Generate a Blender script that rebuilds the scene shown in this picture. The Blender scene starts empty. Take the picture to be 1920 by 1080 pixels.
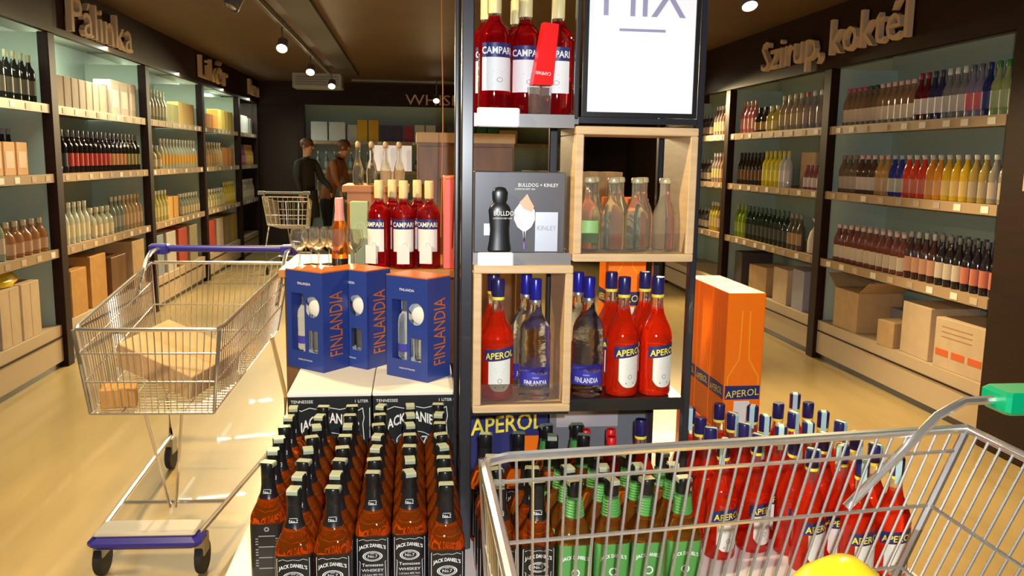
import bpy, math, random
from mathutils import Vector, Matrix

random.seed(7)
S = bpy.context.scene
C = S.collection
PI = math.pi

# ------------------------------------------------------------------ camera
CAMZ = 1.5
FPX, PITCH, YAW, ROLL = 1583.0, math.radians(8.71), math.radians(6.83), math.radians(0.9)
F = Vector((math.sin(YAW) * math.cos(PITCH), math.cos(YAW) * math.cos(PITCH), -math.sin(PITCH)))
R0 = Vector((math.cos(YAW), -math.sin(YAW), 0))
U0 = R0.cross(F)
RR = R0 * math.cos(ROLL) + U0 * math.sin(ROLL)
UU = U0 * math.cos(ROLL) - R0 * math.sin(ROLL)
camd = bpy.data.cameras.new('camera')
camd.sensor_width = 36.0
camd.lens = FPX * 36.0 / 1920.0
camd.clip_start = 0.02
cam = bpy.data.objects.new('camera', camd)
cam.matrix_world = Matrix(((RR.x, UU.x, -F.x, 0), (RR.y, UU.y, -F.y, 0), (RR.z, UU.z, -F.z, CAMZ), (0, 0, 0, 1)))
C.objects.link(cam)
S.camera = cam

# ------------------------------------------------------------------ world, exposure, large lights
w = bpy.data.worlds.new('world'); S.world = w; w.use_nodes = True
w.node_tree.nodes['Background'].inputs[0].default_value = (0.05, 0.04, 0.03, 1)
w.node_tree.nodes['Background'].inputs[1].default_value = 1.0
S.view_settings.view_transform = 'Standard'
S.view_settings.look = 'None'
S.view_settings.gamma = 1.0
S.view_settings.use_curve_mapping = False
S.view_settings.exposure = 0.35


def area(name, loc, target, power, col, sx, sy=None, spread=PI):
    l = bpy.data.lights.new(name, 'AREA')
    l.energy = power; l.color = col; l.spread = spread
    if sy is None:
        l.shape = 'DISK'; l.size = sx
    else:
        l.shape = 'RECTANGLE'; l.size = sx; l.size_y = sy
    o = bpy.data.objects.new(name, l)
    o.location = loc
    o.rotation_euler = (Vector(target) - Vector(loc)).to_track_quat('-Z', 'Y').to_euler()
    C.objects.link(o)
    return o


WARM = (1.0, 0.77, 0.40)
COOL = (0.88, 1.0, 0.80)
# the flash of the compact camera that took the picture
area('camera_flash_offscreen', (0.06, 0.02, 1.56), (0.35, 2.0, 1.05), 40.0, (0.90, 0.95, 1.0), 0.035)


def beam(name, loc, aim, power, cone=100):
    l = bpy.data.lights.new(name, 'SPOT')
    l.energy = power; l.color = WARM; l.spot_size = math.radians(cone); l.spot_blend = 0.7; l.shadow_soft_size = 0.05
    o = bpy.data.objects.new(name, l)
    o.location = loc
    o.rotation_euler = (Vector(aim) - Vector(loc)).to_track_quat('-Z', 'Y').to_euler()
    C.objects.link(o)
    return o


# the ceiling track and the row of spots by the syrup wall run on above and behind the camera at the same spacing
beam('track_spot_offscreen', (-1.12, 3.70, 2.45), (-0.70, 3.30, 0.0), 135, 110)
beam('track_spot_offscreen', (-1.12, 1.65, 2.45), (-0.20, 2.20, 0.6), 150, 110)
beam('syrup_row_spot_offscreen', (2.02, 3.00, 2.47), (1.45, 2.50, 0.4), 120, 120)

# ------------------------------------------------------------------ materials
MATS = {}


def mat(name, col, rough=0.5, metal=0.0, trans=0.0, ior=1.45, emit=0.0, coat=0.0, noise=0.0, nscale=8.0, stretch=(1, 1, 1),
        bump=0.0, col2=None, spec=0.5, fill=None, alpha=1.0):
    if name in MATS:
        return MATS[name]
    m = bpy.data.materials.new(name); m.use_nodes = True
    nt = m.node_tree; b = nt.nodes['Principled BSDF']
    c = (col[0], col[1], col[2], 1)
    b.inputs['Base Color'].default_value = c
    b.inputs['Roughness'].default_value = rough
    b.inputs['Metallic'].default_value = metal
    b.inputs['Transmission Weight'].default_value = trans
    b.inputs['IOR'].default_value = ior
    b.inputs['Specular IOR Level'].default_value = spec
    b.inputs['Coat Weight'].default_value = coat
    b.inputs['Alpha'].default_value = alpha
    m.diffuse_color = c
    if emit > 0:
        b.inputs['Emission Color'].default_value = c
        b.inputs['Emission Strength'].default_value = emit
    if noise > 0 or bump > 0:
        tc = nt.nodes.new('ShaderNodeTexCoord'); mp = nt.nodes.new('ShaderNodeMapping')
        mp.inputs['Scale'].default_value = stretch
        nz = nt.nodes.new('ShaderNodeTexNoise'); nz.inputs['Scale'].default_value = nscale; nz.inputs['Detail'].default_value = 5
        nt.links.new(tc.outputs['Object'], mp.inputs['Vector']); nt.links.new(mp.outputs['Vector'], nz.inputs['Vector'])
        if noise > 0:
            mx = nt.nodes.new('ShaderNodeMix'); mx.data_type = 'RGBA'
            k = col2 if col2 else tuple(v * (1 - noise) for v in col)
            mx.inputs['A'].default_value = c; mx.inputs['B'].default_value = (k[0], k[1], k[2], 1)
            rp = nt.nodes.new('ShaderNodeValToRGB')
            rp.color_ramp.elements[0].position = 0.35; rp.color_ramp.elements[1].position = 0.68
            nt.links.new(nz.outputs['Fac'], rp.inputs['Fac']); nt.links.new(rp.outputs['Color'], mx.inputs['Factor'])
            nt.links.new(mx.outputs['Result'], b.inputs['Base Color'])
        if bump > 0:
            bp = nt.nodes.new('ShaderNodeBump'); bp.inputs['Strength'].default_value = bump; bp.inputs['Distance'].default_value = 0.004
            nt.links.new(nz.outputs['Fac'], bp.inputs['Height']); nt.links.new(bp.outputs['Normal'], b.inputs['Normal'])
    if fill:                                    # liquid up to a level, clear glass above it
        tc = nt.nodes.new('ShaderNodeTexCoord'); sp = nt.nodes.new('ShaderNodeSeparateXYZ')
        cm = nt.nodes.new('ShaderNodeMath'); cm.operation = 'GREATER_THAN'; cm.inputs[1].default_value = fill
        mx = nt.nodes.new('ShaderNodeMix'); mx.data_type = 'RGBA'
        mx.inputs['A'].default_value = c; mx.inputs['B'].default_value = (0.93, 0.95, 0.93, 1)
        mt = nt.nodes.new('ShaderNodeMix'); mt.data_type = 'FLOAT'
        mt.inputs['A'].default_value = trans; mt.inputs['B'].default_value = 0.97
        nt.links.new(tc.outputs['Object'], sp.inputs['Vector']); nt.links.new(sp.outputs['Z'], cm.inputs[0])
        nt.links.new(cm.outputs[0], mx.inputs['Factor']); nt.links.new(mx.outputs['Result'], b.inputs['Base Color'])
        nt.links.new(cm.outputs[0], mt.inputs['Factor']); nt.links.new(mt.outputs['Result'], b.inputs['Transmission Weight'])
    MATS[name] = m
    return m


def cm(col, rough=0.5, **k):                    # a plain coloured material, named after its colour
    return mat('paint_%02x%02x%02x_%d' % tuple([int(max(0, min(1, v)) * 255) for v in col] + [int(rough * 100)]), col, rough, **k)


M = dict(
    floor=mat('floor_tan_vinyl', (0.48, 0.340, 0.142), 0.32, noise=0.16, nscale=2.2, stretch=(3, 0.5, 1), coat=0.15),
    ceiling=mat('ceiling_dark_brown', (0.105, 0.056, 0.022), 0.6, noise=0.25, nscale=1.2),
    brown=mat('dark_brown_board', (0.024, 0.0075, 0.003), 0.55, spec=0.25, noise=0.3, nscale=3, stretch=(1, 1, 6)),
    wall=mat('wall_brown_paint', (0.06, 0.032, 0.017), 0.7),
    back=mat('shelf_back_pale', (0.50, 0.62, 0.51), 0.55),
    shelf=mat('shelf_beige_metal', (0.42, 0.31, 0.19), 0.45),
    rail=mat('price_rail_beige', (0.40, 0.27, 0.16), 0.4),
    base=mat('shelf_base_cream', (0.55, 0.42, 0.28), 0.5),
    soffit=mat('soffit_grey', (0.30, 0.33, 0.32), 0.5),
    chrome=mat('cart_chrome', (0.82, 0.80, 0.77), 0.24, 0.88),
    steel=mat('steel_grey', (0.42, 0.43, 0.45), 0.3, 1.0),
    blackmetal=mat('black_metal_post', (0.022, 0.022, 0.028), 0.28, 0.0, coat=0.3),
    wood=mat('pale_birch_wood', (0.64, 0.43, 0.22), 0.42, noise=0.18, nscale=9, stretch=(1, 1, 8)),
    darkwood=mat('brown_stand_wood', (0.20, 0.09, 0.03), 0.45, noise=0.35, nscale=4, stretch=(6, 6, 1)),
    orangewood=mat('orange_stand_wood', (0.55, 0.22, 0.05), 0.45, noise=0.25, nscale=6),
    card=mat('brown_cardboard', (0.55, 0.36, 0.18), 0.75, noise=0.12, nscale=14),
    card2=mat('pale_cardboard', (0.62, 0.46, 0.30), 0.75, noise=0.10, nscale=14),
    card3=mat('orange_cardboard', (0.50, 0.25, 0.06), 0.7, noise=0.15, nscale=14),
    white=mat('white_paper', (0.80, 0.80, 0.79), 0.5),
    board=mat('white_board', (0.82, 0.78, 0.72), 0.45),
    black=mat('black_print', (0.012, 0.012, 0.013), 0.3, coat=0.2),
    blackcap=mat('black_plastic_cap', (0.010, 0.010, 0.010), 0.28),
    jd=mat('amber_whiskey_glass', (0.86, 0.19, 0.014), 0.02, trans=0.91, ior=1.42, fill=0.222, spec=0.8),
    jda=mat('apple_whiskey_glass', (0.85, 0.30, 0.04), 0.02, trans=0.93, ior=1.42, fill=0.222, spec=0.8),
    aperol=mat('orange_red_aperitif', (0.93, 0.040, 0.006), 0.02, trans=0.70, ior=1.42, spec=0.8, fill=0.232),
    campari=mat('ruby_red_aperitif', (0.55, 0.004, 0.010), 0.02, trans=0.84, ior=1.42, spec=0.8, fill=0.245),
    clear=mat('clear_glass', (0.95, 0.97, 0.96), 0.01, trans=0.97, ior=1.30),
    ice=mat('rippled_clear_glass', (0.96, 0.97, 0.98), 0.01, trans=1.0, ior=1.22, bump=0.7, nscale=45),
    tonic=mat('pale_tonic_glass', (0.92, 0.95, 0.80), 0.01, trans=0.93, ior=1.33),
    acrylic=mat('clear_acrylic', (0.97, 0.98, 0.97), 0.02, trans=0.97, ior=1.05),
    navy=mat('navy_print', (0.025, 0.03, 0.14), 0.35),
    navycap=mat('navy_cap', (0.018, 0.016, 0.10), 0.28, coat=0.3),
    bluecap=mat('royal_blue_foil', (0.03, 0.03, 0.42), 0.25, 0.5),
    yellow=mat('yellow_print', (0.90, 0.72, 0.06), 0.45),
    cream=mat('cream_label', (0.78, 0.76, 0.66), 0.5),
    creamcap=mat('cream_cap', (0.72, 0.62, 0.30), 0.4),
    teal=mat('pale_teal_seal', (0.45, 0.66, 0.64), 0.5),
    olive=mat('pale_green_seal', (0.35, 0.38, 0.26), 0.45),
    green=mat('apple_green_label', (0.085, 0.30, 0.07), 0.35),
    orange=mat('orange_gift_carton', (1.0, 0.19, 0.004), 0.38, coat=0.2),
    copper=mat('copper_print', (0.75, 0.20, 0.03), 0.3, 0.35),
    finblue=mat('finland_blue_carton', (0.020, 0.045, 0.25), 0.38, coat=0.15),
    findark=mat('finland_dark_carton', (0.018, 0.022, 0.09), 0.35, coat=0.2),
    redcard=mat('red_card', (0.80, 0.012, 0.012), 0.35, coat=0.2),
    pink=mat('coral_pink_carton', (0.80, 0.13, 0.11), 0.45),
    cartgreen=mat('green_plastic', (0.0, 0.42, 0.17), 0.35),
    cartblue=mat('blue_plastic', (0.035, 0.03, 0.30), 0.35),
    rubber=mat('dark_rubber', (0.02, 0.02, 0.02), 0.6),
    lamp=mat('lamp_glow', (1.0, 0.85, 0.58), 0.4, emit=22.0),
    tube=mat('strip_lamp_glow', (0.93, 1.0, 0.90), 0.4, emit=6.0),
    skin=mat('skin', (0.52, 0.26, 0.14), 0.5),
    hair=mat('brown_hair', (0.14, 0.05, 0.015), 0.55),
    coat=mat('dark_coat', (0.030, 0.022, 0.016), 0.75),
    trousers=mat('dark_trousers', (0.014, 0.014, 0.016), 0.8),
    jacket=mat('rust_brown_jacket', (0.30, 0.10, 0.03), 0.75),
    grey=mat('mid_grey', (0.30, 0.30, 0.31), 0.45),
    shelfgrey=mat('grey_metal_shelf', (0.19, 0.18, 0.18), 0.35, 0.2),
)

# ------------------------------------------------------------------ mesh helpers
CACHE = {}


class MB:
    def __init__(s):
        s.v = []; s.f = []

    def box(s, x0, x1, y0, y1, z0, z1):
        n = len(s.v)
        s.v += [(x, y, z) for z in (z0, z1) for y in (y0, y1) for x in (x0, x1)]
        for q in ((0, 2, 3, 1), (4, 5, 7, 6), (0, 1, 5, 4), (2, 6, 7, 3), (0, 4, 6, 2), (1, 3, 7, 5)):
            s.f.append(tuple(n + i for i in q))
        return s

    def bbox(s, x0, x1, y0, y1, z0, z1, b=0.004):      # box with chamfered edges
        n = len(s.v)
        ring = [(-1, -1, 1, 0), (1, -1, 1, 0)]
        def oct_(xa, xb, ya, yb, c):
            return [(xa + c, ya), (xb - c, ya), (xb, ya + c), (xb, yb - c), (xb - c, yb), (xa + c, yb), (xa, yb - c), (xa, ya + c)]
        lv = [(z0, b), (z0 + b, 0), (z1 - b, 0), (z1, b)]
        for z, ins in lv:
            for (x, y) in oct_(x0 + ins, x1 - ins, y0 + ins, y1 - ins, b):
                s.v.append((x, y, z))
        for k in range(3):
            for i in range(8):
                a = n + k * 8 + i; c = n + k * 8 + (i + 1) % 8
                s.f.append((a, c, c + 8, a + 8))
        s.f.append(tuple(n + 7 - i for i in range(8)))
        s.f.append(tuple(n + 24 + i for i in range(8)))
        return s

    def lathe(s, prof, seg=20, cap=True):               # prof: (r, z) or (r, z, n)
        n = len(s.v)
        for p in prof:
            r, z = p[0], p[1]; e = p[2] if len(p) > 2 else 2.0
            for i in range(seg):
                a = 2 * PI * i / seg
                k = r * se(a, e)
                s.v.append((k * math.sin(a), -k * math.cos(a), z))
        m = len(prof)
        for k in range(m - 1):
            for i in range(seg):
                a = n + k * seg + i; c = n + k * seg + (i + 1) % seg
                s.f.append((a, c, c + seg, a + seg))
        if cap:
            s.f.append(tuple(n + seg - 1 - i for i in range(seg)))
            s.f.append(tuple(n + (m - 1) * seg + i for i in range(seg)))
        return s

    def patch(s, rf, a0, a1, z0, z1, e=2.0, na=10, nz=1):    # curved label; rf radius; a in radians about -Y; z may be callables of t
        n = len(s.v)
        for k in range(nz + 1):
            for i in range(na + 1):
                t = i / na; a = a0 + (a1 - a0) * t
                lo = z0(t) if callable(z0) else z0
                hi = z1(t) if callable(z1) else z1
                r = rf * se(a, e)
                s.v.append((r * math.sin(a), -r * math.cos(a), lo + (hi - lo) * k / nz))
        for k in range(nz):
            for i in range(na):
                a = n + k * (na + 1) + i
                s.f.append((a, a + 1, a + na + 2, a + na + 1))
        return s

    def tube(s, path, r, seg=8, closed=False, cap=True):
        P = [Vector(p) for p in path]; m = len(P); n = len(s.v); up = None
        for i, p in enumerate(P):
            if closed: d = P[(i + 1) % m] - P[i - 1]
            else: d = P[min(i + 1, m - 1)] - P[max(i - 1, 0)]
            d.normalize()
            if up is None:
                up = Vector((0, 0, 1)) if abs(d.z) < 0.9 else Vector((1, 0, 0))
            x = d.cross(up)
            if x.length < 1e-4: x = d.cross(Vector((0, 1, 0)))
            x.normalize(); y = x.cross(d).normalized(); up = y
            rr = r[i] if isinstance(r, (list, tuple)) else r
            for k in range(seg):
                a = 2 * PI * k / seg
                s.v.append(tuple(p + x * (rr * math.cos(a)) + y * (rr * math.sin(a))))
        for i in range(m if closed else m - 1):
            for k in range(seg):
                a = n + i * seg + k; b = n + i * seg + (k + 1) % seg
                c = n + ((i + 1) % m) * seg + (k + 1) % seg; d_ = n + ((i + 1) % m) * seg + k
                s.f.append((a, d_, c, b))
        if cap and not closed:
            s.f.append(tuple(n + k for k in range(seg)))
            s.f.append(tuple(n + (m - 1) * seg + seg - 1 - k for k in range(seg)))
        return s

    def prism(s, poly, y0, y1):                          # polygon in xz (counter-clockwise seen from -Y), extruded y0..y1
        n = len(s.v); m = len(poly)
        s.v += [(x, y0, z) for x, z in poly] + [(x, y1, z) for x, z in poly]
        s.f.append(tuple(n + i for i in range(m))); s.f.append(tuple(n + 2 * m - 1 - i for i in range(m)))
        for i in range(m):
            j = (i + 1) % m
            s.f.append((n + j, n + i, n + m + i, n + m + j))
        return s

    def add(s, verts, faces):
        n = len(s.v); s.v += [tuple(v) for v in verts]; s.f += [tuple(n + i for i in q) for q in faces]; return s

    def mesh(s, name, smooth=False):
        me = bpy.data.meshes.new(name); me.from_pydata(s.v, [], s.f); me.update()
        if smooth:
            me.polygons.foreach_set('use_smooth', [True] * len(me.polygons))
            if hasattr(me, 'set_sharp_from_angle'):
                me.set_sharp_from_angle(angle=math.radians(42))
        return me


def se(a, e):
    if e == 2.0: return 1.0
    return (abs(math.sin(a)) ** e + abs(math.cos(a)) ** e) ** (-1.0 / e)


def o_(name, me, m, parent=None, loc=(0, 0, 0), rot=(0, 0, 0)):
    if isinstance(me, MB): me = me.mesh(name)
    if m is not None and len(me.materials) == 0: me.materials.append(m)
    o = bpy.data.objects.new(name, me); C.objects.link(o)
    if m is not None and me.materials[0] != m:
        o.material_slots[0].link = 'OBJECT'; o.material_slots[0].material = m
    o.parent = parent; o.location = loc; o.rotation_euler = rot
    return o


def empty(name, loc=(0, 0, 0), rz=0.0):
    o = bpy.data.objects.new(name, None); o.empty_display_size = 0.05
    C.objects.link(o); o.location = loc; o.rotation_euler = (0, 0, rz)
    return o


def tag(o, label, cat, group=None):
    o['label'] = label; o['category'] = cat
    if group: o['group'] = group
    return o


def struct(o):
    o['kind'] = 'structure'; return o


def text_mb(body, size, align='CENTER', extrude=0.0, res=2, sx=1.0, bold=0.0):
    """lettering in the xz plane, read from -Y, as a mesh builder"""
    cu = bpy.data.curves.new('lettering', 'FONT'); cu.body = body; cu.size = size; cu.align_x = align; cu.extrude = extrude; cu.resolution_u = res; cu.offset = bold
    o = bpy.data.objects.new('lettering', cu); C.objects.link(o)
    dg = bpy.context.evaluated_depsgraph_get()
    me = bpy.data.meshes.new_from_object(o.evaluated_get(dg))
    b = MB()
    b.add([(v.co.x * sx, -v.co.z, v.co.y) for v in me.vertices], [tuple(p.vertices) for p in me.polygons])
    bpy.data.objects.remove(o); bpy.data.curves.remove(cu); bpy.data.meshes.remove(me)
    return b


def shift(b, dx=0, dy=0, dz=0):
    b.v = [(x + dx, y + dy, z + dz) for x, y, z in b.v]; return b


def arch(b, k):                                          # lift the middle of a line of lettering
    b.v = [(x, y, z - k * x * x) for x, y, z in b.v]; return b


def wrap(b, r, e=2.0, a0=0.0):                           # lay flat lettering on a bottle of radius r
    out = []
    for x, y, z in b.v:
        a = x / r + a0; k = (r - y) * se(a, e)
        out.append((k * math.sin(a), -k * math.cos(a), z))
    b.v = out; return b


def join(*bs):
    r = MB()
    for b in bs: r.add(b.v, b.f)
    return r


def ring(rx, rz, t, cx=0, cz=0, n=28):                   # flat elliptic ring in xz
    b = MB()
    for k in (1.0, 1.0 - t):
        for i in range(n):
            a = 2 * PI * i / n
            b.v.append((cx + rx * k * math.cos(a), 0, cz + rz * k * math.sin(a)))
    for i in range(n):
        j = (i + 1) % n
        b.f.append((i, j, n + j, n + i))
    return b


def quad(x0, x1, z0, z1):
    b = MB(); b.add([(x0, 0, z0), (x1, 0, z0), (x1, 0, z1), (x0, 0, z1)], [(0, 1, 2, 3)]); return b


def stroke(pts, wd):                                     # flat line in xz
    b = MB()
    for (x0, z0), (x1, z1) in zip(pts[:-1], pts[1:]):
        dx, dz = x1 - x0, z1 - z0; l = math.hypot(dx, dz) or 1
        nx, nz = -dz / l * wd / 2, dx / l * wd / 2
        b.add([(x0 - nx, 0, z0 - nz), (x1 - nx, 0, z1 - nz), (x1 + nx, 0, z1 + nz), (x0 + nx, 0, z0 + nz)], [(0, 1, 2, 3)])
    return b


# ------------------------------------------------------------------ the room
XL, XR, YB, ZC = -2.42, 3.11, 14.0, 2.65
YN = -2.5
struct(o_('floor', MB().box(-3.1, 3.8, YN, 14.8, -0.05, 0), M['floor']))
struct(o_('ceiling', MB().box(-3.1, 3.8, YN, 14.8, ZC, ZC + 0.05), M['ceiling']))
struct(o_('wall_left', MB().box(-3.15, -3.05, YN, 14.8, 0, ZC), M['wall']))
struct(o_('wall_right', MB().box(3.75, 3.85, YN, 14.8, 0, ZC), M['wall']))
struct(o_('wall_back', MB().box(-3.05, 3.75, 14.7, 14.8, 0, ZC), M['wall']))
struct(o_('wall_front', MB().box(-3.05, 3.75, YN - 0.1, YN, 0, ZC), M['wall']))
struct(o_('trim_1', MB().box(XL - 0.02, XL + 0.02, 1.9, YB, 2.29, ZC), M['brown']))
struct(o_('trim_2', MB().box(XR - 0.02, XR + 0.02, 2.2, YB, 2.20, ZC), M['brown']))
struct(o_('trim_3', MB().box(XL + 0.02, XR - 0.02, YB - 0.02, YB + 0.02, 2.30, ZC), M['brown']))
struct(o_('pillar', MB().bbox(3.04, 3.75, 3.1, 4.1, 0, ZC, 0.008), M['brown']))
# aluminium strip on the ceiling above the track
struct(o_('trim_4', MB().box(-0.98, -0.74, 3.4, 12.4, 2.615, ZC), mat('ceiling_grey_strip', (0.055, 0.045, 0.032), 0.75)))
struct(o_('trim_5', MB().box(-0.9, XR, 13.3, 13.34, 2.62, ZC), M['shelfgrey']))

ps = empty('pillar_notice', (3.035, 3.9, 1.38)); tag(ps, 'small peach notice with a red header on the dark brown pillar', 'notice')
o_('panel', MB().box(-0.004, 0.004, -0.12, 0.02, 0, 0.22), cm((0.72, 0.42, 0.28), 0.6), ps)
o_('header', MB().box(-0.006, 0.004, -0.12, 0.02, 0.22, 0.27), cm((0.70, 0.05, 0.03), 0.5), ps)

# ------------------------------------------------------------------ raised lettering on the fascia boards
def sign(word, name, label, org, ux, length, h, m):
    """each letter a part; org = start of the baseline, ux = reading direction in the floor plane"""
    root = empty(name, org, math.atan2(ux[1], ux[0])); tag(root, label, 'sign')
    whole = text_mb(word, 1.0, 'LEFT')
    x1 = max(v[0] for v in whole.v)
    cap = max(v[2] for v in text_mb('k', 1.0, 'LEFT').v)
    sx, sz = length / x1, h / cap
    pos = 0.0
    for i, ch in enumerate(word):
        if ch == ' ': continue
        b = text_mb(ch, 1.0, 'LEFT', extrude=0.02)
        pre = text_mb(word[:i] + '|', 1.0, 'LEFT'); bar = text_mb('|', 1.0, 'LEFT')
        off = max(v[0] for v in pre.v) - max(v[0] for v in bar.v)
        b.v = [((x + off) * sx, y, z * sz) for x, y, z in b.v]
        o_('letter', shift(b, 0, -0.03), m, root)
    return root


SIGNM = mat('raised_letter_tan', (0.60, 0.44, 0.27), 0.55)
sign('Pálinka', 'wall_sign', 'raised tan Pálinka lettering on the dark fascia board', (XL + 0.02, 6.38, 2.335), (0, 1), 1.35, 0.25, SIGNM)
sign('Likőr', 'wall_sign', 'short raised tan word on the fascia past the Pálinka sign', (XL + 0.02, 10.05, 2.36), (0, 1), 1.5, 0.24, SIGNM)
sign('Rum', 'wall_sign', 'raised tan word on the fascia close to the back corner', (XL + 0.02, 13.0, 2.38), (0, 1), 0.8, 0.22, SIGNM)
sign('Szirup,', 'wall_sign', 'raised tan Szirup lettering on the fascia board', (XR - 0.02, 7.32, 2.285), (0, -1), 1.12, 0.24, SIGNM)
sign('koktél', 'wall_sign', 'raised tan koktél lettering on the fascia board', (XR - 0.02, 6.10, 2.285), (0, -1), 1.02, 0.25, SIGNM)
sign('WHISKY', 'wall_sign', 'raised tan WHISKY lettering on the back wall fascia', (-0.10, YB - 0.02, 2.33), (1, 0), 1.1, 0.16, SIGNM)

# ------------------------------------------------------------------ shelf units
def shelf_unit(name, label, org, rz, L, levels, top, base=0.30, deep=0.55, last=False, lit=False):
    """local x runs along the wall, local -y faces the aisle"""
    u = empty(name, org, rz); tag(u, label, 'shelves', 'shelf units along the walls')
    o_('back_panel', MB().box(-0.06, L - 0.063, deep - 0.02, deep, base, top + 0.14), M['back'], u)
    o_('upright', MB().bbox(-0.06, 0.05, -0.01, 0.06, 0, top, 0.004), M['brown'], u)
    o_('side_panel', MB().box(-0.012, 0.012, 0.06, deep - 0.02, 0, top), M['back'], u)
    if last:
        o_('upright', MB().bbox(L - 0.05, L + 0.06, -0.01, 0.06, 0, top, 0.004), M['brown'], u)
        o_('side_panel', MB().box(L - 0.012, L + 0.012, 0.06, deep - 0.02, 0, top), M['brown'], u)
    o_('soffit', MB().box(0.06, L - 0.06, 0.12, deep - 0.02, top + 0.10, top + 0.13), M['soffit'], u)
    bs = o_('base', MB().box(0.05, L - 0.063, 0.02, deep - 0.02, 0.045, base), M['base'], u)
    o_('groove', MB().box(0.05, L - 0.063, 0.012, 0.02, base - 0.085, base - 0.075), M['brown'], bs)
    o_('kick_strip', MB().box(0.05, L - 0.063, 0.035, deep - 0.02, 0.0, 0.045), M['black'], u)
    o_('light_tube', MB().tube([(0.3, 0.20, top + 0.075), (L - 0.3, 0.20, top + 0.075)], 0.014, 8), M['tube'] if lit else M['soffit'], u)
    if lit:
        a = math.cos(rz), math.sin(rz)
        at = lambda x, y: (org[0] + a[0] * x - a[1] * y, org[1] + a[1] * x + a[0] * y)
        area('shelf_strip_lamp', (*at(L / 2, .20), top + .055), (*at(L / 2, .32), 1.0), 21, COOL, .03, L - .6)
    for z in levels:
        s = o_('shelf', MB().box(0.05, L - 0.063, 0.015, deep - 0.02, z - 0.022, z), M['shelf'], u)
        o_('price_rail', MB().box(0.05, L - 0.063, 0.004, 0.015, z - 0.055, z + 0.004), M['rail'], s)
        n = 9
        for k in range(n):
            x = 0.16 + (L - 0.32) * k / (n - 1) + random.uniform(-0.03, 0.03)
            key = 'tagmesh'
            if key not in CACHE: CACHE[key] = MB().box(-0.032, 0.032, 0.001, 0.004, -0.046, -0.008).mesh('price_tag')
            o_('price_tag', CACHE[key], random.choice([M['cream'], M['card2'], cm((0.45, 0.34, 0.26))]), s, (x, 0, z))
    return u


BL = [4.1, 6.2, 8.3, 10.4, 12.5]
LZ = [1.81, 1.345, 0.83]
RZ = [1.77, 1.29, 0.78]
LN = ['shelf unit before the Pálinka sign', 'shelf unit under the Pálinka sign', 'shelf unit just past the Pálinka sign',
      'shelf unit under the second fascia word', 'corner shelf unit beside the back wall']
for i, y in enumerate(BL):
    L = 2.1 if i < 4 else 1.45
    shelf_unit('shelf_unit', 'dark framed ' + LN[i] + ' with pale back', (XL, y, 0), PI / 2, L, LZ, 2.29, last=(i == 4), lit=True)
BR = [6.17, 8.2, 10.2]      # far ends: local x runs toward the camera
RN = ['shelf unit beside the dark brown pillar', 'shelf unit under the Szirup sign', 'shelf unit past the Szirup sign']
for i, y in enumerate(BR):
    shelf_unit('shelf_unit', 'cream based ' + RN[i], (XR, y, 0), -PI / 2, 2.03 if i < 2 else 2.0, RZ, 2.20)
u = shelf_unit('shelf_unit', 'long pale shelf unit along the back wall under the WHISKY sign', (-1.75, YB + 0.02, 0), 0, 4.6, [1.74, 1.27, 0.80], 2.30, last=True)

# ------------------------------------------------------------------ bottle kinds
def cached(key, fn):
    if key not in CACHE: CACHE[key] = fn()
    return CACHE[key]


def gen_meshes(kind):
    """body, cap, label meshes of a shelf bottle"""
    P = {
        'tall': ([(.030, 0), (.0355, .004), (.0355, .165), (.031, .185), (.018, .215), (.0135, .235), (.013, .285)], (.0145, .262, .300), (.0360, .045, .140)),
        'wine': ([(.032, 0), (.0375, .004), (.0375, .190), (.033, .212), (.019, .235), (.0145, .25), (.014, .30)], (.0150, .262, .312), (.0380, .05, .145)),
        'syrup': ([(.030, 0), (.036, .005), (.036, .15), (.0345, .17), (.022, .205), (.0145, .225), (.014, .255)], (.0165, .245, .272), (.0365, .03, .120)),
        'small': ([(.024, 0), (.0285, .004), (.0285, .105), (.024, .13), (.0135, .15), (.012, .175)], (.0145, .168, .195), (.0290, .02, .095)),
        'squat': ([(.040, 0), (.047, .005), (.048, .10), (.045, .135), (.028, .16), (.016, .175), (.015, .20)], (.018, .192, .228), (.0485, .025, .095)),
        'decanter': ([(.036, 0, 4), (.043, .004, 4), (.043, .12, 4), (.038, .15, 3), (.018, .175, 2), (.015, .20, 2)], (.020, .195, .235), (.0435, .02, .10)),
    }[kind]
    e = 4.0 if kind == 'decanter' else 2.0
    body = MB().lathe(P[0], 14).mesh(kind + '_body', True)
    r, a, b = P[1]
    cap = MB().lathe([(r * .96, a), (r, a + .003), (r, b - .003), (r * .9, b)], 10).mesh(kind + '_cap', True)
    r, a, b = P[2]
    lab = MB().patch(r, -1.25, 1.25, a, b, e, 10).mesh(kind + '_label', True)
    return body, cap, lab


HEI = {'tall': .300, 'wine': .312, 'syrup': .272, 'small': .195, 'squat': .228, 'decanter': .235}
PITCHES = {'tall': .085, 'wine': .090, 'syrup': .088, 'small': .068, 'squat': .112, 'decanter': .104}


def liquid(col):
    return mat('bottle_glass_%02x%02x%02x' % tuple(int(v * 255) for v in col), col, 0.06, trans=0.12, ior=1.4, coat=0.4)


def shelf_bottle(name, kind, glass, lab, cap, loc, rz, label, group):
    body, cp, lb = cached('g_' + kind, lambda: gen_meshes(kind))
    o = o_(name, body, liquid(glass), None, loc, (0, 0, rz + random.uniform(-0.12, 0.12)))
    tag(o, label, 'bottle', group)
    o_('cap', cp, cm(cap, 0.35), o)
    if lab is not None: o_('label', lb, cm(lab, 0.5), o)
    return o


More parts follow.
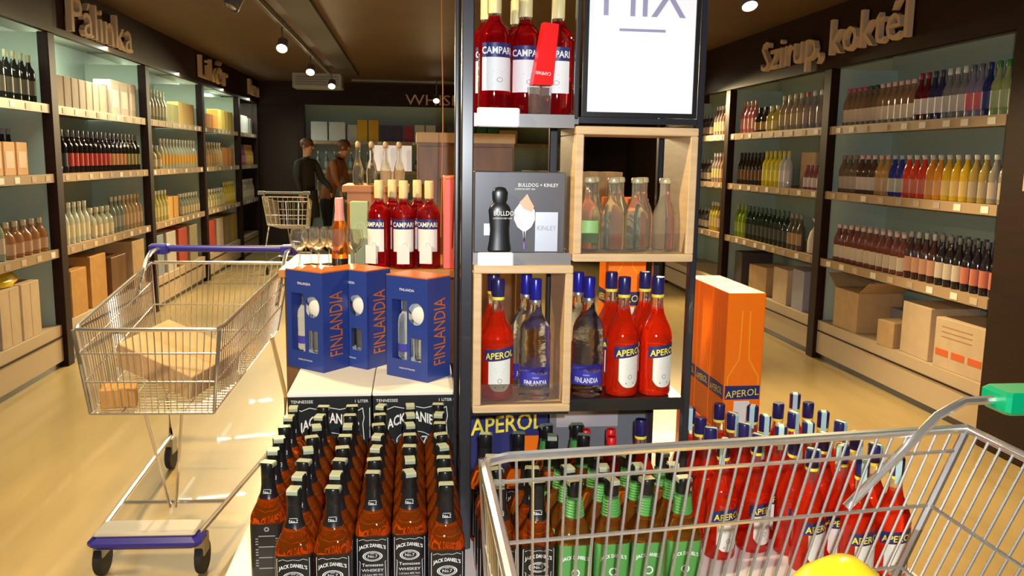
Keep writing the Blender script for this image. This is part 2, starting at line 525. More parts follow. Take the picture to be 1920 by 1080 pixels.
def carton(name, w_, d_, h_, col, loc, rz, label, group, band=None, cat='box', flap=False):
    b = MB().bbox(-w_ / 2, w_ / 2, -d_ / 2, d_ / 2, 0, h_, 0.003)
    o = o_(name, b, col if not isinstance(col, tuple) else cm(col, 0.6), None, loc, (0, 0, rz))
    tag(o, label, cat, group)
    if band is not None:
        o_('printed_panel', MB().box(-w_ * .36, w_ * .36, -d_ / 2 - 0.0012, -d_ / 2 + .001, h_ * .22, h_ * .72), cm(band, 0.5), o)
    if flap:
        for sx in (-1, 1):
            f = MB().box(0, w_ * .45, -d_ / 2 + .004, d_ / 2 - .004, -.002, .002)
            o_('flap', f, col if not isinstance(col, tuple) else cm(col, 0.6), o, (sx * w_ / 2, 0, h_ + 0.003), (0, -0.6 if sx > 0 else PI + 0.6, 0))
    return o


ORD = 'first second third fourth fifth sixth seventh eighth ninth tenth eleventh twelfth'.split()


def nth(lab, i, n, side):
    """which one of a run of look-alikes, counted along the shelf"""
    if n == 1: return lab
    head, tail = lab.split(' on the ', 1)
    way = ' towards the back' if side != 'B' else ' from the corner'
    out = ORD[i] + ' ' + head + way + ', ' + tail
    if len(out.split()) + out.count('á') > 16:
        head = head.replace(' with ', ', ').replace(' and ', ', ')
        out = ORD[i] + ' ' + head + way + ', ' + tail
    if len(out.split()) + out.count('á') > 16: out = ORD[i] + ' ' + head + ', ' + tail
    return out


def run_on_shelf(side, start, end, z, runs, inset=0.085):
    """runs of look-alikes along a shelf, listed from `start` to `end`; the spacing is stretched to fill the shelf"""
    tot = 0.0
    for r in runs: tot += r['n'] * r['p']
    k = abs(end - start) / tot
    sg = 1 if end > start else -1
    y = start
    for r in runs:
        for i in range(r['n']):
            c = y + sg * r['p'] * k / 2; y += sg * r['p'] * k
            if side == 'L': loc, rz = (XL - inset - r.get('d', 0), c, z + 0.0005), PI / 2
            elif side == 'R': loc, rz = (XR + inset + r.get('d', 0), c, z + 0.0005), -PI / 2
            else: loc, rz = (c, YB + 0.02 + inset + r.get('d', 0), z + 0.0005), 0
            lab = nth(r['lab'], i, r['n'], side)
            if r['t'] == 'b':
                shelf_bottle(r['name'], r['k'], r['g'], r['l'], r['c'], loc, rz, lab, r['lab'].split(' on ')[0] + ' row')
            elif r['t'] == 'x':
                carton(r['name'], r['w'], r['dd'], r['h'], r['g'], loc, rz + r.get('tw', 0), lab, r['lab'].split(' on ')[0] + ' row' if r['n'] > 1 else None, r.get('band'), flap=r.get('flap', False))


def B(n, kind, g, l, c, lab, name='spirit_bottle', p=None, d=0.0):
    return dict(t='b', n=n, k=kind, g=g, l=l, c=c, lab=lab, name=name, p=p or PITCHES[kind], d=d)


def X(n, w_, dd, h, g, lab, name='gift_carton', band=None, p=None, d=0.05, tw=0, flap=False):
    return dict(t='x', n=n, w=w_, dd=dd, h=h, g=g, lab=lab, name=name, band=band, p=p or w_ + 0.012, d=d, tw=tw, flap=flap)


WHITE = (.75, .73, .68); DK = (.02, .014, .012); CREAM = (.70, .62, .47); PINKC = (.75, .45, .42); CLR = (.55, .57, .50); GOLD = (.62, .40, .10)
# ---- syrup wall, unit beside the pillar (listed from the pillar backwards)
T = ' on the top shelf beside the pillar'
run_on_shelf('R', 4.22, 6.05, 1.77, [
    B(3, 'tall', (.33, .42, .16), (.36, .44, .22), (.05, .22, .03), 'lime green bottle with dark green cap' + T, 'syrup_bottle'),
    B(1, 'tall', (.02, .03, .14), (.03, .04, .20), (.02, .03, .16), 'all navy blue bottle' + T, 'syrup_bottle'),
    B(2, 'tall', (.24, .22, .32), (.62, .12, .15), (.10, .10, .16), 'lilac bottle with bright pink label' + T, 'syrup_bottle'),
    B(3, 'tall', (.22, .22, .22), (.50, .49, .45), (.62, .62, .58), 'smoky bottle with grey label and pale cap' + T, 'syrup_bottle'),
    B(2, 'tall', (.03, .03, .10), (.60, .58, .58), (.05, .05, .09), 'dark blue bottle with white label' + T, 'syrup_bottle'),
    B(2, 'tall', (.13, .01, .015), (.62, .58, .56), (.28, .03, .06), 'dark red bottle with white label' + T, 'syrup_bottle'),
    B(6, 'syrup', (.30, .18, .09), CREAM, PINKC, 'brown bottle with cream label and pink cap' + T, 'syrup_bottle'),
    B(2, 'syrup', (.20, .13, .07), (.62, .50, .38), (.04, .09, .05), 'brown bottle with cream label and dark green cap' + T, 'syrup_bottle'),
    B(4, 'syrup', (.26, .16, .09), (.66, .55, .42), (.50, .10, .14), 'brown bottle with cream label and raspberry cap' + T, 'syrup_bottle')])
T = ' on the second shelf beside the pillar'
PALE = (.55, .57, .50)
run_on_shelf('R', 4.22, 6.05, 1.29, [
    B(2, 'syrup', (.30, .27, .22), (.42, .34, .26), PALE, 'greyish syrup bottle with tan label' + T, 'syrup_bottle'),
    B(2, 'syrup', (.40, .28, .07), (.36, .28, .18), PALE, 'amber syrup bottle with brown label' + T, 'syrup_bottle'),
    B(3, 'syrup', (.68, .42, .02), (.60, .42, .14), PALE, 'golden yellow syrup bottle' + T, 'syrup_bottle'),
    B(2, 'syrup', (.78, .30, .02), (.62, .30, .10), PALE, 'orange syrup bottle' + T, 'syrup_bottle'),
    B(3, 'syrup', (.72, .06, .02), (.60, .16, .10), PALE, 'bright red syrup bottle' + T, 'syrup_bottle'),
    B(2, 'syrup', (.03, .04, .30), (.44, .46, .36), (.40, .46, .60), 'cobalt blue syrup bottle with pale label' + T, 'syrup_bottle'),
    B(2, 'syrup', (.52, .30, .08), (.50, .34, .20), PINKC, 'tan syrup bottle with pink cap' + T, 'syrup_bottle'),
    B(3, 'syrup', (.10, .05, .03), (.60, .52, .46), PINKC, 'dark syrup bottle with white label and pink cap' + T, 'syrup_bottle'),
    B(3, 'syrup', (.18, .13, .08), (.44, .36, .28), (.24, .18, .14), 'brown syrup bottle with brown cap' + T, 'syrup_bottle')])
T = ' on the third shelf beside the pillar'
for d in (0.0, 0.10):
    q = ' front row' if d == 0 else ' second row'
    run_on_shelf('R', 4.22, 6.05, 0.78, [
        B(4, 'tall', (.02, .015, .02), (.52, .16, .10) if d == 0 else (.5, .46, .42), (.06, .06, .07), 'black bottle with red and white label,' + q + T, 'syrup_bottle', d=d),
        B(3, 'tall', (.02, .015, .015), (.55, .46, .36), (.10, .10, .10), 'black bottle with tan label,' + q + T, 'syrup_bottle', d=d),
        B(4, 'tall', (.05, .02, .015), (.50, .26, .16), (.30, .30, .27), 'dark brown bottle with rust label,' + q + T, 'syrup_bottle', d=d),
        B(11, 'syrup', (.20, .05, .03), (.66, .55, .40), (.72, .50, .45), 'brown bottle with cream label and pale pink cap,' + q + T, 'syrup_bottle', d=d)])
# boxes on the base
for (y, w_, d_, h_, m_, lab, fl, tw) in ((4.46, .44, .34, .30, M['card2'], 'large cardboard box with orange stripes on the base beside the pillar', False, .05),
                                        (4.90, .32, .32, .33, M['card2'], 'tall plain cardboard box beside the orange striped one', False, -.04),
                                        (5.20, .17, .22, .17, M['card'], 'small cardboard box in front of the grey box on the base', False, .1),
                                        (5.76, .34, .34, .29, M['card'], 'open cardboard box by the upright under the Szirup sign', True, 0)):
    o = carton('cardboard_box', w_, d_, h_, m_, (XR + (0.21 if w_ > .2 else .13), y, 0.3005), -PI / 2 + tw, lab, None, flap=fl)
    if 'stripes' in lab:
        for k in range(3): o_('stripe', MB().box(-.20 + k * .14, -.09 + k * .14, -.1718, -.168, .075, .115), cm((.70, .13, .03), .6), o)
        for k in range(3): o_('printed_line', MB().box(-.16, .10, -.1718, -.168, .19 + k * .03, .195 + k * .03), cm((.40, .24, .12), .6), o)
carton('storage_box', .30, .26, .20, (.22, .22, .26), (XR + 0.39, 5.40, 0.3005), -PI / 2, 'slate grey box behind the small cardboard box', None)
# ---- syrup wall, unit under the Szirup sign
T = ' on the top shelf under the Szirup sign'
run_on_shelf('R', 6.26, 8.05, 1.77, [
    B(3, 'tall', (.32, .27, .25), (.34, .24, .20), (.62, .60, .55), 'tall grey bottle with white cap' + T, 'liqueur_bottle', p=.105),
    B(1, 'tall', (.36, .28, .26), (.40, .30, .26), (.60, .05, .16), 'tall grey bottle with magenta cap' + T, 'liqueur_bottle', p=.105),
    B(4, 'tall', (.40, .32, .20), (.48, .36, .20), (.66, .52, .28), 'beige bottle with gold cap' + T, 'liqueur_bottle', p=.10),
    B(2, 'squat', (.66, .56, .10), (.70, .62, .24), (.70, .62, .40), 'squat lemon yellow bottle' + T, 'liqueur_bottle'),
    B(2, 'squat', (.05, .04, .035), (.42, .26, .10), DK, 'squat black bottle' + T, 'liqueur_bottle'),
    B(4, 'tall', (.55, .20, .20), (.62, .30, .27), (.50, .34, .22), 'dusty pink bottle' + T, 'liqueur_bottle')])
T = ' on the second shelf under the Szirup sign'
run_on_shelf('R', 6.26, 8.05, 1.29, [
    B(5, 'small', (.30, .10, .10), (.62, .52, .50), (.34, .08, .10), 'small bottle with white label and maroon cap' + T, 'liqueur_bottle', p=.075),
    X(1, .26, .16, .30, M['card2'], 'plain beige carton' + T, d=.16),
    B(2, 'wine', (.60, .62, .62), (.66, .66, .70), (.62, .56, .12), 'clear white bottle with yellow cap' + T, 'liqueur_bottle'),
    B(4, 'wine', (.64, .56, .03), (.70, .62, .08), (.60, .52, .04), 'bright yellow liqueur bottle' + T, 'liqueur_bottle'),
    B(7, 'tall', (.03, .02, .015), (.14, .07, .03), DK, 'near black liqueur bottle' + T, 'liqueur_bottle')])
T = ' on the third shelf under the Szirup sign'
run_on_shelf('R', 6.60, 8.05, 0.78, [
    B(3, 'tall', (.10, .08, .05), (.40, .24, .12), (.30, .26, .18), 'brown bottle with tan label' + T, 'liqueur_bottle'),
    B(10, 'wine', (.012, .03, .016), (.05, .06, .05), (.07, .15, .10), 'dark green wine shaped bottle' + T, 'liqueur_bottle'),
    B(3, 'wine', (.22, .34, .03), (.30, .38, .06), (.26, .38, .05), 'lime green liqueur bottle' + T, 'liqueur_bottle')])
pb = empty('gift_pouch', (XR + .13, 6.42, .781), -PI / 2); tag(pb, 'pale fabric pouch tied at the neck on the third shelf', 'pouch')
o_('bag', MB().lathe([(.06, 0, 3), (.078, .01, 3), (.082, .10, 2.6), (.070, .17), (.045, .215), (.030, .235)], 16).mesh('pouch', True), cm((.62, .52, .48), .8), pb)
o_('ruffle', MB().lathe([(.028, .236), (.05, .262), (.062, .285), (.045, .28)], 12).mesh('ruffle', True), cm((.66, .57, .52), .8), pb)
o_('ribbon', MB().lathe([(.030, .228), (.034, .232), (.034, .240), (.030, .244)], 12), cm((.30, .06, .10), .5), pb)
for (y, w_, d_, h_, m_, lab) in ((6.56, .22, .30, .33, cm((.34, .32, .40), .6), 'lilac grey box on the base under the Szirup sign'),
                                 (6.90, .30, .30, .30, M['card2'], 'beige cardboard box beside the lilac grey one'),
                                 (7.40, .34, .30, .26, M['card'], 'brown cardboard box beside the beige one under the Szirup sign'),
                                 (7.85, .24, .30, .34, cm((.05, .04, .04), .6), 'black box on the base by the farther upright')):
    carton('storage_box', w_, d_, h_, m_, (XR + 0.20, y, 0.3005), -PI / 2 + random.uniform(-.1, .1), lab, None)
# ---- syrup wall, unit past the Szirup sign
for z, nm in ((1.77, 'top'), (1.29, 'second'), (.78, 'third')):
    T = ' on the ' + nm + ' shelf past the Szirup sign'
    run_on_shelf('R', 8.28, 9.2, z, [
        B(3, 'tall', (.30, .16, .08), (.55, .40, .28), (.50, .12, .05) if z > 1 else (.65, .05, .06), 'tan bottle with red cap' + T, 'liqueur_bottle'),
        B(3, 'tall', (.45, .36, .04) if z < 1 else (.25, .2, .2), (.60, .48, .20), WHITE, 'pale bottle with white cap' + T, 'liqueur_bottle'),
        B(4, 'squat', (.06, .05, .05), (.45, .36, .28), (.30, .3, .28), 'squat dark bottle' + T, 'liqueur_bottle')])

# ---- palinka wall, unit before the sign (only its farther half shows)
T = ' on the top shelf before the Pálinka sign'
run_on_shelf('L', 5.05, 6.1, 1.81, [
    X(3, .13, .12, .22, (.42, .27, .13), 'tan gift carton' + T), B(5, 'wine', (.02, .02, .015), (.10, .08, .05), (.38, .36, .20), 'black bottle with olive cap' + T, 'palinka_bottle'), ])
T = ' on the second shelf before the Pálinka sign'
run_on_shelf('L', 5.05, 6.1, 1.345, [
    X(5, .15, .13, .21, (.60, .30, .10), 'orange and cream gift carton' + T, band=(.70, .48, .34)), B(2, 'tall', (.02, .02, .03), (.06, .06, .07), (.30, .32, .36), 'black bottle with silver cap' + T, 'palinka_bottle', d=.16)])
T = ' on the third shelf before the Pálinka sign'
run_on_shelf('L', 5.05, 6.1, .83, [
    B(5, 'tall', (.30, .34, .24), (.52, .42, .32), (.62, .58, .46), 'pale green bottle with cream cap' + T, 'palinka_bottle'),
    B(5, 'squat', (.36, .16, .06), (.48, .28, .16), (.55, .40, .24), 'squat brown bottle' + T, 'palinka_bottle')])
for y, lab in ((5.45, 'pale double carton under a yellow bag'), (5.74, 'pale carton beside the dark upright and the double carton')):
    o = carton('wine_carton', .26, .24, .36, M['card2'], (XL - 0.16, y, .3005), PI / 2, lab, None)
    o_('seam', MB().box(-.004, .004, -.1212, -.119, .01, .35), cm((.52, .36, .24), .7), o)
yb = empty('shopping_bag', (XL - .16, 5.52, .662), PI / 2); tag(yb, 'crumpled yellow plastic bag lying on the pale cartons', 'bag')
b = MB().lathe([(.10, 0), (.17, .012), (.18, .04), (.14, .075), (.06, .10), (.02, .105)], 18)
b.v = [(x * 1.15 + random.uniform(-.012, .012), y * .6 + random.uniform(-.01, .01), max(0, z + random.uniform(-.012, .012))) for x, y, z in b.v]
o_('bag', b.mesh('bag', True), cm((.75, .55, .02), .4), yb)
o_('knot', MB().tube([(-.02, 0, .10), (.0, -.01, .13), (.03, .0, .115), (.06, -.02, .14)], [.012, .016, .014, .006], 8), cm((.75, .55, .02), .4), yb)
carton('bottle_crate', .22, .3, .24, (.05, .035, .03), (XL - .18, 5.15, .3005), PI / 2, 'dark crate beside the pale double carton', None)
# ---- unit under the Palinka sign
T = ' on the top shelf under the Pálinka sign'
run_on_shelf('L', 6.30, 8.2, 1.81, [
    X(8, .12, .12, .23, M['card2'], 'upright beige gift carton' + T), X(1, .08, .10, .24, M['darkwood'], 'narrow dark wooden case' + T),
    X(3, .20, .14, .29, (.66, .52, .38), 'wide cream gift carton' + T, band=(.72, .62, .52)), ])
for i in range(4):
    shelf_bottle('palinka_bottle', 'tall', (.10, .05, .03), None, DK, (XL - .36, 6.45 + i * .22, 1.8105), PI / 2, ORD[i] + ' dark bottle neck towards the back, behind the beige gift cartons', 'dark bottles behind cartons')
T = ' on the second shelf under the Pálinka sign'
run_on_shelf('L', 6.30, 8.2, 1.345, [
    B(2, 'wine', (.012, .012, .014), (.03, .03, .035), (.20, .22, .26), 'all black bottle with steel cap' + T, 'palinka_bottle', p=.12),
    B(9, 'wine', (.018, .012, .012), (.42, .03, .02), (.12, .12, .13), 'black bottle with red label' + T, 'palinka_bottle'),
    B(4, 'wine', (.018, .012, .012), (.45, .16, .04), (.10, .10, .10), 'black bottle with orange label' + T, 'palinka_bottle'),
    B(4, 'wine', (.02, .016, .010), (.22, .16, .04), (.14, .14, .12), 'black bottle with olive label' + T, 'palinka_bottle')])
T = ' on the third shelf under the Pálinka sign'
run_on_shelf('L', 6.30, 8.2, .83, [
    B(6, 'tall', (.56, .56, .44), (.62, .55, .38), (.70, .66, .52), 'clear bottle with cream label and white cap' + T, 'palinka_bottle'),
    B(4, 'decanter', (.50, .48, .34), (.60, .48, .30), (.62, .56, .40), 'square clear bottle with tan label' + T, 'palinka_bottle'),
    B(3, 'tall', (.24, .26, .20), (.32, .30, .24), (.55, .50, .38), 'grey green bottle' + T, 'palinka_bottle'),
    B(5, 'tall', (.45, .30, .16), (.50, .32, .18), (.55, .40, .26), 'tan bottle with brown label' + T, 'palinka_bottle')])
for (y, w_, h_, m_, lab) in ((6.55, .30, .34, M['card3'], 'orange brown carton on the base under the Pálinka sign'), (6.95, .34, .40, M['card3'], 'taller orange brown carton beside the dark wine crate'),
                             (7.42, .36, .34, M['darkwood'], 'dark wooden wine crate between the cartons'), (7.95, .34, .42, M['card'], 'light brown carton beside the dark wine crate')):
    carton('storage_box', w_, .32, h_, m_, (XL - .20, y, .3005), PI / 2, lab, None)
# ---- further units on that wall
T = ' on the top shelf just past the Pálinka sign'
run_on_shelf('L', 8.40, 10.3, 1.81, [B(7, 'tall', (.44, .42, .26), (.52, .44, .28), (.50, .48, .36), 'pale olive bottle' + T, 'palinka_bottle', p=.11),
    X(3, .16, .12, .20, (.24, .20, .06), 'olive gift carton' + T), X(4, .16, .12, .24, (.60, .36, .08), 'golden orange gift carton' + T)])
T = ' on the second shelf just past the Pálinka sign'
run_on_shelf('L', 8.40, 10.3, 1.345, [B(3, 'squat', (.40, .32, .16), (.50, .42, .28), (.40, .38, .36), 'squat pale bottle' + T, 'palinka_bottle'),
    B(12, 'tall', (.56, .54, .40), (.72, .36, .05), (.62, .60, .48), 'clear bottle with orange label' + T, 'palinka_bottle')])
T = ' on the third shelf just past the Pálinka sign'
run_on_shelf('L', 8.40, 10.3, .83, [B(6, 'tall', (.56, .48, .16), (.60, .50, .22), (.66, .62, .48), 'yellow bottle with cream cap' + T, 'palinka_bottle', p=.1),
    X(2, .18, .12, .22, (.66, .34, .06), 'orange gift box' + T), B(7, 'decanter', (.34, .34, .24), (.55, .42, .22), (.60, .56, .42), 'square grey bottle' + T, 'palinka_bottle')])
for y, c_, lab in ((8.6, (.26, .30, .36), 'blue grey box on the base just past the Pálinka sign'), (9.05, (.50, .46, .42), 'off white box beside the blue grey one'),
                   (9.5, (.46, .06, .03), 'red box on the base just past the Pálinka sign'), (9.95, (.36, .30, .18), 'olive box beside the red one')):
    carton('storage_box', .34, .3, .40, c_, (XL - .2, y, .3005), PI / 2, lab, None)
T = ' on the top shelf under the second fascia word'
run_on_shelf('L', 10.5, 12.4, 1.81, [X(3, .30, .14, .18, (.70, .28, .06), 'wide orange gift carton' + T), X(5, .17, .14, .26, (.70, .46, .10), 'yellow gift carton' + T)])
T = ' on the second shelf under the second fascia word'
run_on_shelf('L', 10.5, 12.4, 1.345, [B(8, 'tall', (.60, .44, .22), (.66, .36, .14), (.70, .62, .48), 'amber bottle with white cap' + T, 'palinka_bottle', p=.12), X(3, .2, .14, .24, (.62, .24, .06), 'rust gift carton' + T)])
T = ' on the third shelf under the second fascia word'
run_on_shelf('L', 10.5, 12.4, .83, [B(8, 'decanter', (.60, .52, .26), (.66, .56, .30), (.74, .70, .56), 'square pale gold bottle' + T, 'palinka_bottle'), B(6, 'tall', (.66, .46, .05), (.70, .52, .10), (.7, .6, .2), 'yellow gold bottle' + T, 'palinka_bottle')])
for y, c_, lab in ((10.8, (.50, .06, .03), 'bright red box on the base under the second fascia word'), (11.3, (.56, .46, .36), 'cream box beside the bright red one'),
                   (11.8, (.30, .24, .12), 'brown box between the cream box and corner'), (12.2, (.44, .34, .10), 'mustard box on the base near the corner unit')):
    carton('storage_box', .38, .3, .38, c_, (XL - .2, y, .3005), PI / 2, lab, None)
T = ' on the top shelf of the corner unit'
run_on_shelf('L', 12.6, 13.85, 1.81, [X(3, .24, .14, .26, (.62, .58, .54), 'white gift carton' + T), X(2, .14, .14, .24, (.36, .36, .34), 'grey gift carton' + T)])
T = ' on the second shelf of the corner unit'
run_on_shelf('L', 12.6, 13.85, 1.345, [B(5, 'tall', (.30, .10, .16), (.50, .20, .24), (.16, .10, .26), 'purple capped bottle' + T, 'liqueur_bottle', p=.12), B(5, 'tall', (.66, .32, .06), (.70, .46, .10), (.6, .3, .1), 'orange bottle' + T, 'liqueur_bottle', p=.12)])
T = ' on the third shelf of the corner unit'
run_on_shelf('L', 12.6, 13.85, .83, [B(9, 'tall', (.58, .52, .40), (.64, .56, .40), (.7, .66, .6), 'cream labelled bottle' + T, 'liqueur_bottle', p=.12)])
# ---- back wall
T = ' on the back wall top shelf'
run_on_shelf('B', -1.62, 1.75, 1.74, [X(2, .26, .16, .30, (.66, .66, .64), 'white gift carton' + T), X(1, .15, .12, .26, (.60, .62, .62), 'silver gift carton' + T, tw=.3), X(2, .16, .14, .34, (.72, .42, .02), 'golden yellow gift carton' + T),
    X(2, .17, .14, .26, (.06, .05, .12), 'dark violet gift carton' + T), X(1, .16, .12, .26, (.34, .04, .08), 'crimson gift carton' + T), X(2, .16, .12, .28, (.60, .60, .58), 'pale gift carton' + T),
    X(2, .15, .12, .26, (.08, .08, .14), 'navy gift carton' + T), X(1, .1, .1, .3, (.55, .34, .14), 'tan tube carton' + T), X(3, .17, .12, .26, (.03, .18, .15), 'teal gift carton' + T), X(1, .3, .14, .22, M['card2'], 'beige carton' + T)])
T = ' on the back wall second shelf'
run_on_shelf('B', -1.7, 1.3, 1.27, [B(12, 'tall', (.18, .20, .18), (.34, .34, .30), (.55, .56, .50), 'grey bottle with pale cap' + T, 'whisky_bottle', p=.12), B(10, 'decanter', (.05, .05, .05), (.30, .30, .27), (.50, .5, .45), 'square black bottle' + T, 'whisky_bottle', p=.13)])
T = ' on the back wall third shelf'
run_on_shelf('B', -1.7, -.2, .80, [B(12, 'tall', (.30, .20, .10), (.42, .34, .24), (.3, .26, .2), 'amber bottle' + T, 'whisky_bottle', p=.12)])

# ------------------------------------------------------------------ the display: platform, cases, rack
PZ = 0.475
dp = empty('display_platform', (0, 0, 0)); tag(dp, 'low white platform under the whiskey and aperitif bottles', 'platform')
o_('top_board', MB().bbox(-.46, 1.27, 1.76, 3.02, PZ - .03, PZ, .004), M['board'], dp)
o_('base', MB().box(-.43, 1.24, 1.79, 3.0, 0, PZ - .03), M['board'], dp)


# ---- square whiskey bottle
def jd_body():
    pr = [(.034, 0, 5), (.040, .003, 5), (.0415, .008, 5), (.0415, .158, 5), (.0408, .166, 5), (.038, .174, 4.2), (.0325, .186, 3.4), (.026, .198, 2.8),
          (.0205, .209, 2.3), (.0175, .220, 2), (.0155, .232, 2), (.0145, .245, 2), (.0145, .268, 2)]
    return MB().lathe(pr, 28).mesh('square_bottle', True)


def jd_label():
    return MB().patch(.0421, -1.15, 1.15, .018, .152, 5, 22, 1).mesh('square_label', True)


def jd_lettering():
    parts = [shift(arch(text_mb("JACK DANIEL'S", .0120, sx=.68, bold=.00025), 9.5), 0, 0, .127),
             ring(.021, .0125, .10, 0, .104), ring(.0175, .0095, .10, 0, .104), shift(text_mb('No.7', .0105), 0, 0, .1005),
             shift(text_mb('OLD', .0045), 0, 0, .1090),
             shift(text_mb('Tennessee', .0105), 0, 0, .079), shift(text_mb('WHISKEY', .0095, sx=1.15), 0, 0, .066),
             shift(text_mb('1.0 Litre 40% Vol.', .0062), 0, 0, .056), shift(text_mb('DISTILLED AND BOTTLED BY', .0032), 0, 0, .049),
             shift(text_mb('LYNCHBURG, TENN.', .0034), 0, 0, .044)]
    fr = [(-.031, .024), (.031, .024), (.031, .146), (-.031, .146), (-.031, .024)]
    parts.append(stroke(fr, .0009))
    parts.append(stroke([(-.028, .142), (-.02, .146), (-.012, .1425), (0, .1445), (.012, .1425), (.02, .146), (.028, .142)], .0008))
    for s in (-1, 1):
        parts.append(stroke([(s * .028, .030), (s * .0265, .06), (s * .0255, .09), (s * .0275, .092)], .0008))
    b = join(*parts)
    b.v = [(x, y - .0006, z) for x, y, z in b.v]
    return wrap(b, .0421, 5).mesh('label_print')


def jd_back_lettering():
    parts = [ring(.006, .006, .5, 0, .140, 14)]
    for k in range(13):
        wd = .024 if k % 4 else .018
        parts.append(quad(-wd, wd, .040 + k * .0068, .0412 + k * .0068 + .0012))
    b = join(*parts); b.v = [(x, y - .0006, z) for x, y, z in b.v]
    return wrap(b, .0421, 5).mesh('back_print')


def jd_band():
    return MB().lathe([(.0235, .207), (.0205, .215), (.0185, .224), (.0170, .238), (.0165, .258)], 20, False).mesh('neck_band', True)


def jd_mark():
    b = join(shift(text_mb('No.7', .0085), 0, 0, .2215), stroke([(-.008, .2205), (.008, .2205)], .0008), stroke([(-.008, .2300), (.008, .2300)], .0008))
    b.v = [(x, y - .0045 + (z - .2205) * .16, z) for x, y, z in b.v]
    return wrap(b, .0172).mesh('neck_print')


def jda_band():
    pr = []
    for k in range(7):
        z = .207 + k * .0065
        r = .0240 - k * .0008
        pr += [(r - .0012, z), (r, z + .002), (r, z + .0045)]
    return MB().lathe(pr, 20, False).mesh('ribbed_neck_band', True)


def jd_cap():
    return MB().lathe([(.0160, .256), (.0168, .258), (.0168, .290), (.0155, .2925)], 20).mesh('screw_cap', True)


def jd_seal():                                              # revenue strip laid over the cap
    w_ = .0125
    path = [(-.0172, .283), (-.0175, .291), (-.0150, .2938), (.0150, .2938), (.0175, .291), (.0172, .283)]
    b = MB()
    for x, z in path:
        b.v += [(x, -w_, z), (x, w_, z)]
    for k in range(len(path) - 1):
        a = 2 * k; b.f.append((a, a + 2, a + 3, a + 1)[::-1])
    return b.mesh('revenue_strip')


def whiskey(x, y, label, group, apple=False, back=False, rz=0.0):
    o = o_('whiskey_bottle', cached('jdb' + str(apple), jd_body), M['jda'] if apple else M['jd'], None, (x, y, PZ + .0004), (0, 0, rz))
    tag(o, label, 'bottle', group)
    o_('cap', cached('jdc', jd_cap), M['blackcap'], o)
    o_('revenue_strip', cached('jds', jd_seal), M['olive'], o, rot=(0, 0, random.choice([0, PI / 2]) + random.uniform(-.3, .3)))
    if apple:
        o_('neck_band', cached('jdab', jda_band), M['green'], o)
        l = o_('label', cached('jdal', jd_label), M['green'], o)
        def ap():
            b = join(shift(arch(text_mb("JACK DANIEL'S", .0120, sx=.68, bold=.00025), 9), 0, 0, .120), stroke([(-.031, .040), (.031, .040)], .001),
                     shift(text_mb('TENNESSEE APPLE', .0062), 0, 0, .030), ring(.010, .010, .3, 0, .085), shift(text_mb('OLD NO.7', .0045), 0, 0, .060))
            b.v = [(x_, y_ - .0006, z_) for x_, y_, z_ in b.v]
            return wrap(b, .0421, 5).mesh('apple_print')
        o_('lettering', cached('jdap', ap), M['white'], l)
    else:
        n = o_('neck_band', cached('jdnb', jd_band), M['black'], o)
        o_('lettering', cached('jdmk', jd_mark), M['white'], n)
        l = o_('label', cached('jdl', jd_label), M['black'], o)
        if back: o_('lettering', cached('jdbk', jd_back_lettering), M['grey'], l)
        else: o_('lettering', cached('jdlt', jd_lettering), M['white'], l)
    return o


ROWS = [1.83, 1.917, 2.004, 2.093, 2.184, 2.277, 2.370, 2.460]
COLS = [.077, -.007, -.092, -.177, -.262, -.347]
GJ = 'black label whiskey bottles on the white platform'
for (x, first) in ((-.347, 2), (-.262, 0), (-.177, 0), (-.092, 1), (-.007, 1), (.077, 0), (.197, 0), (.285, 0)):
    for k, y in enumerate(ROWS):
        if k < first: continue
        if x > .15 and k > 4: continue
        if x > .15 and k in (3,): y = 2.11 + .065
        if x > .15 and k == 4: continue
        bk = (x == -.347 and k == 2)
        if bk: lab = 'square whiskey bottle turned to show its plain back label'
        elif x > .15 and y > 2.1: lab = 'black label whiskey bottle under the rack, ' + ('beside the post' if x < .24 else 'beside the green ones')
        elif x > .15: lab = 'black label whiskey bottle before the rack, ' + ('beside the post' if x < .24 else 'beside the green ones') + ', row ' + ORD[k]
        else: lab = 'black label whiskey bottle, ' + ORD[7 - k] + ' from the cases, ' + ORD[COLS.index(x)] + ' line from the rack post'
        whiskey(x + random.uniform(-.0007, .0007), y + random.uniform(-.0015, .0015), lab, None if bk else (GJ if 'under the rack' not in lab else 'black label bottles under the rack'), False, bk, random.uniform(-.012, .012))
for x in (.372, .459, .546, .633):
    for k, y in enumerate(ROWS[:3] + [2.15, 2.24]):
        if k >= 3 and x > .5: continue
        ci = ORD[(.372, .459, .546, .633).index(x)]
        lab = 'green label whiskey bottle under the rack, ' + ci + ' line from the black labels, ' + ('in front' if k == 3 else 'behind') if y > 2.1 else \
            'green label whiskey bottle on the platform, ' + ci + ' line from the black labels, ' + ORD[2 - k] + ' from rack'
        whiskey(x + random.uniform(-.002, .002), y, lab, 'green label bottles under the rack' if y > 2.1 else 'green label whiskey bottles on the platform', True, False, random.uniform(-.04, .04))


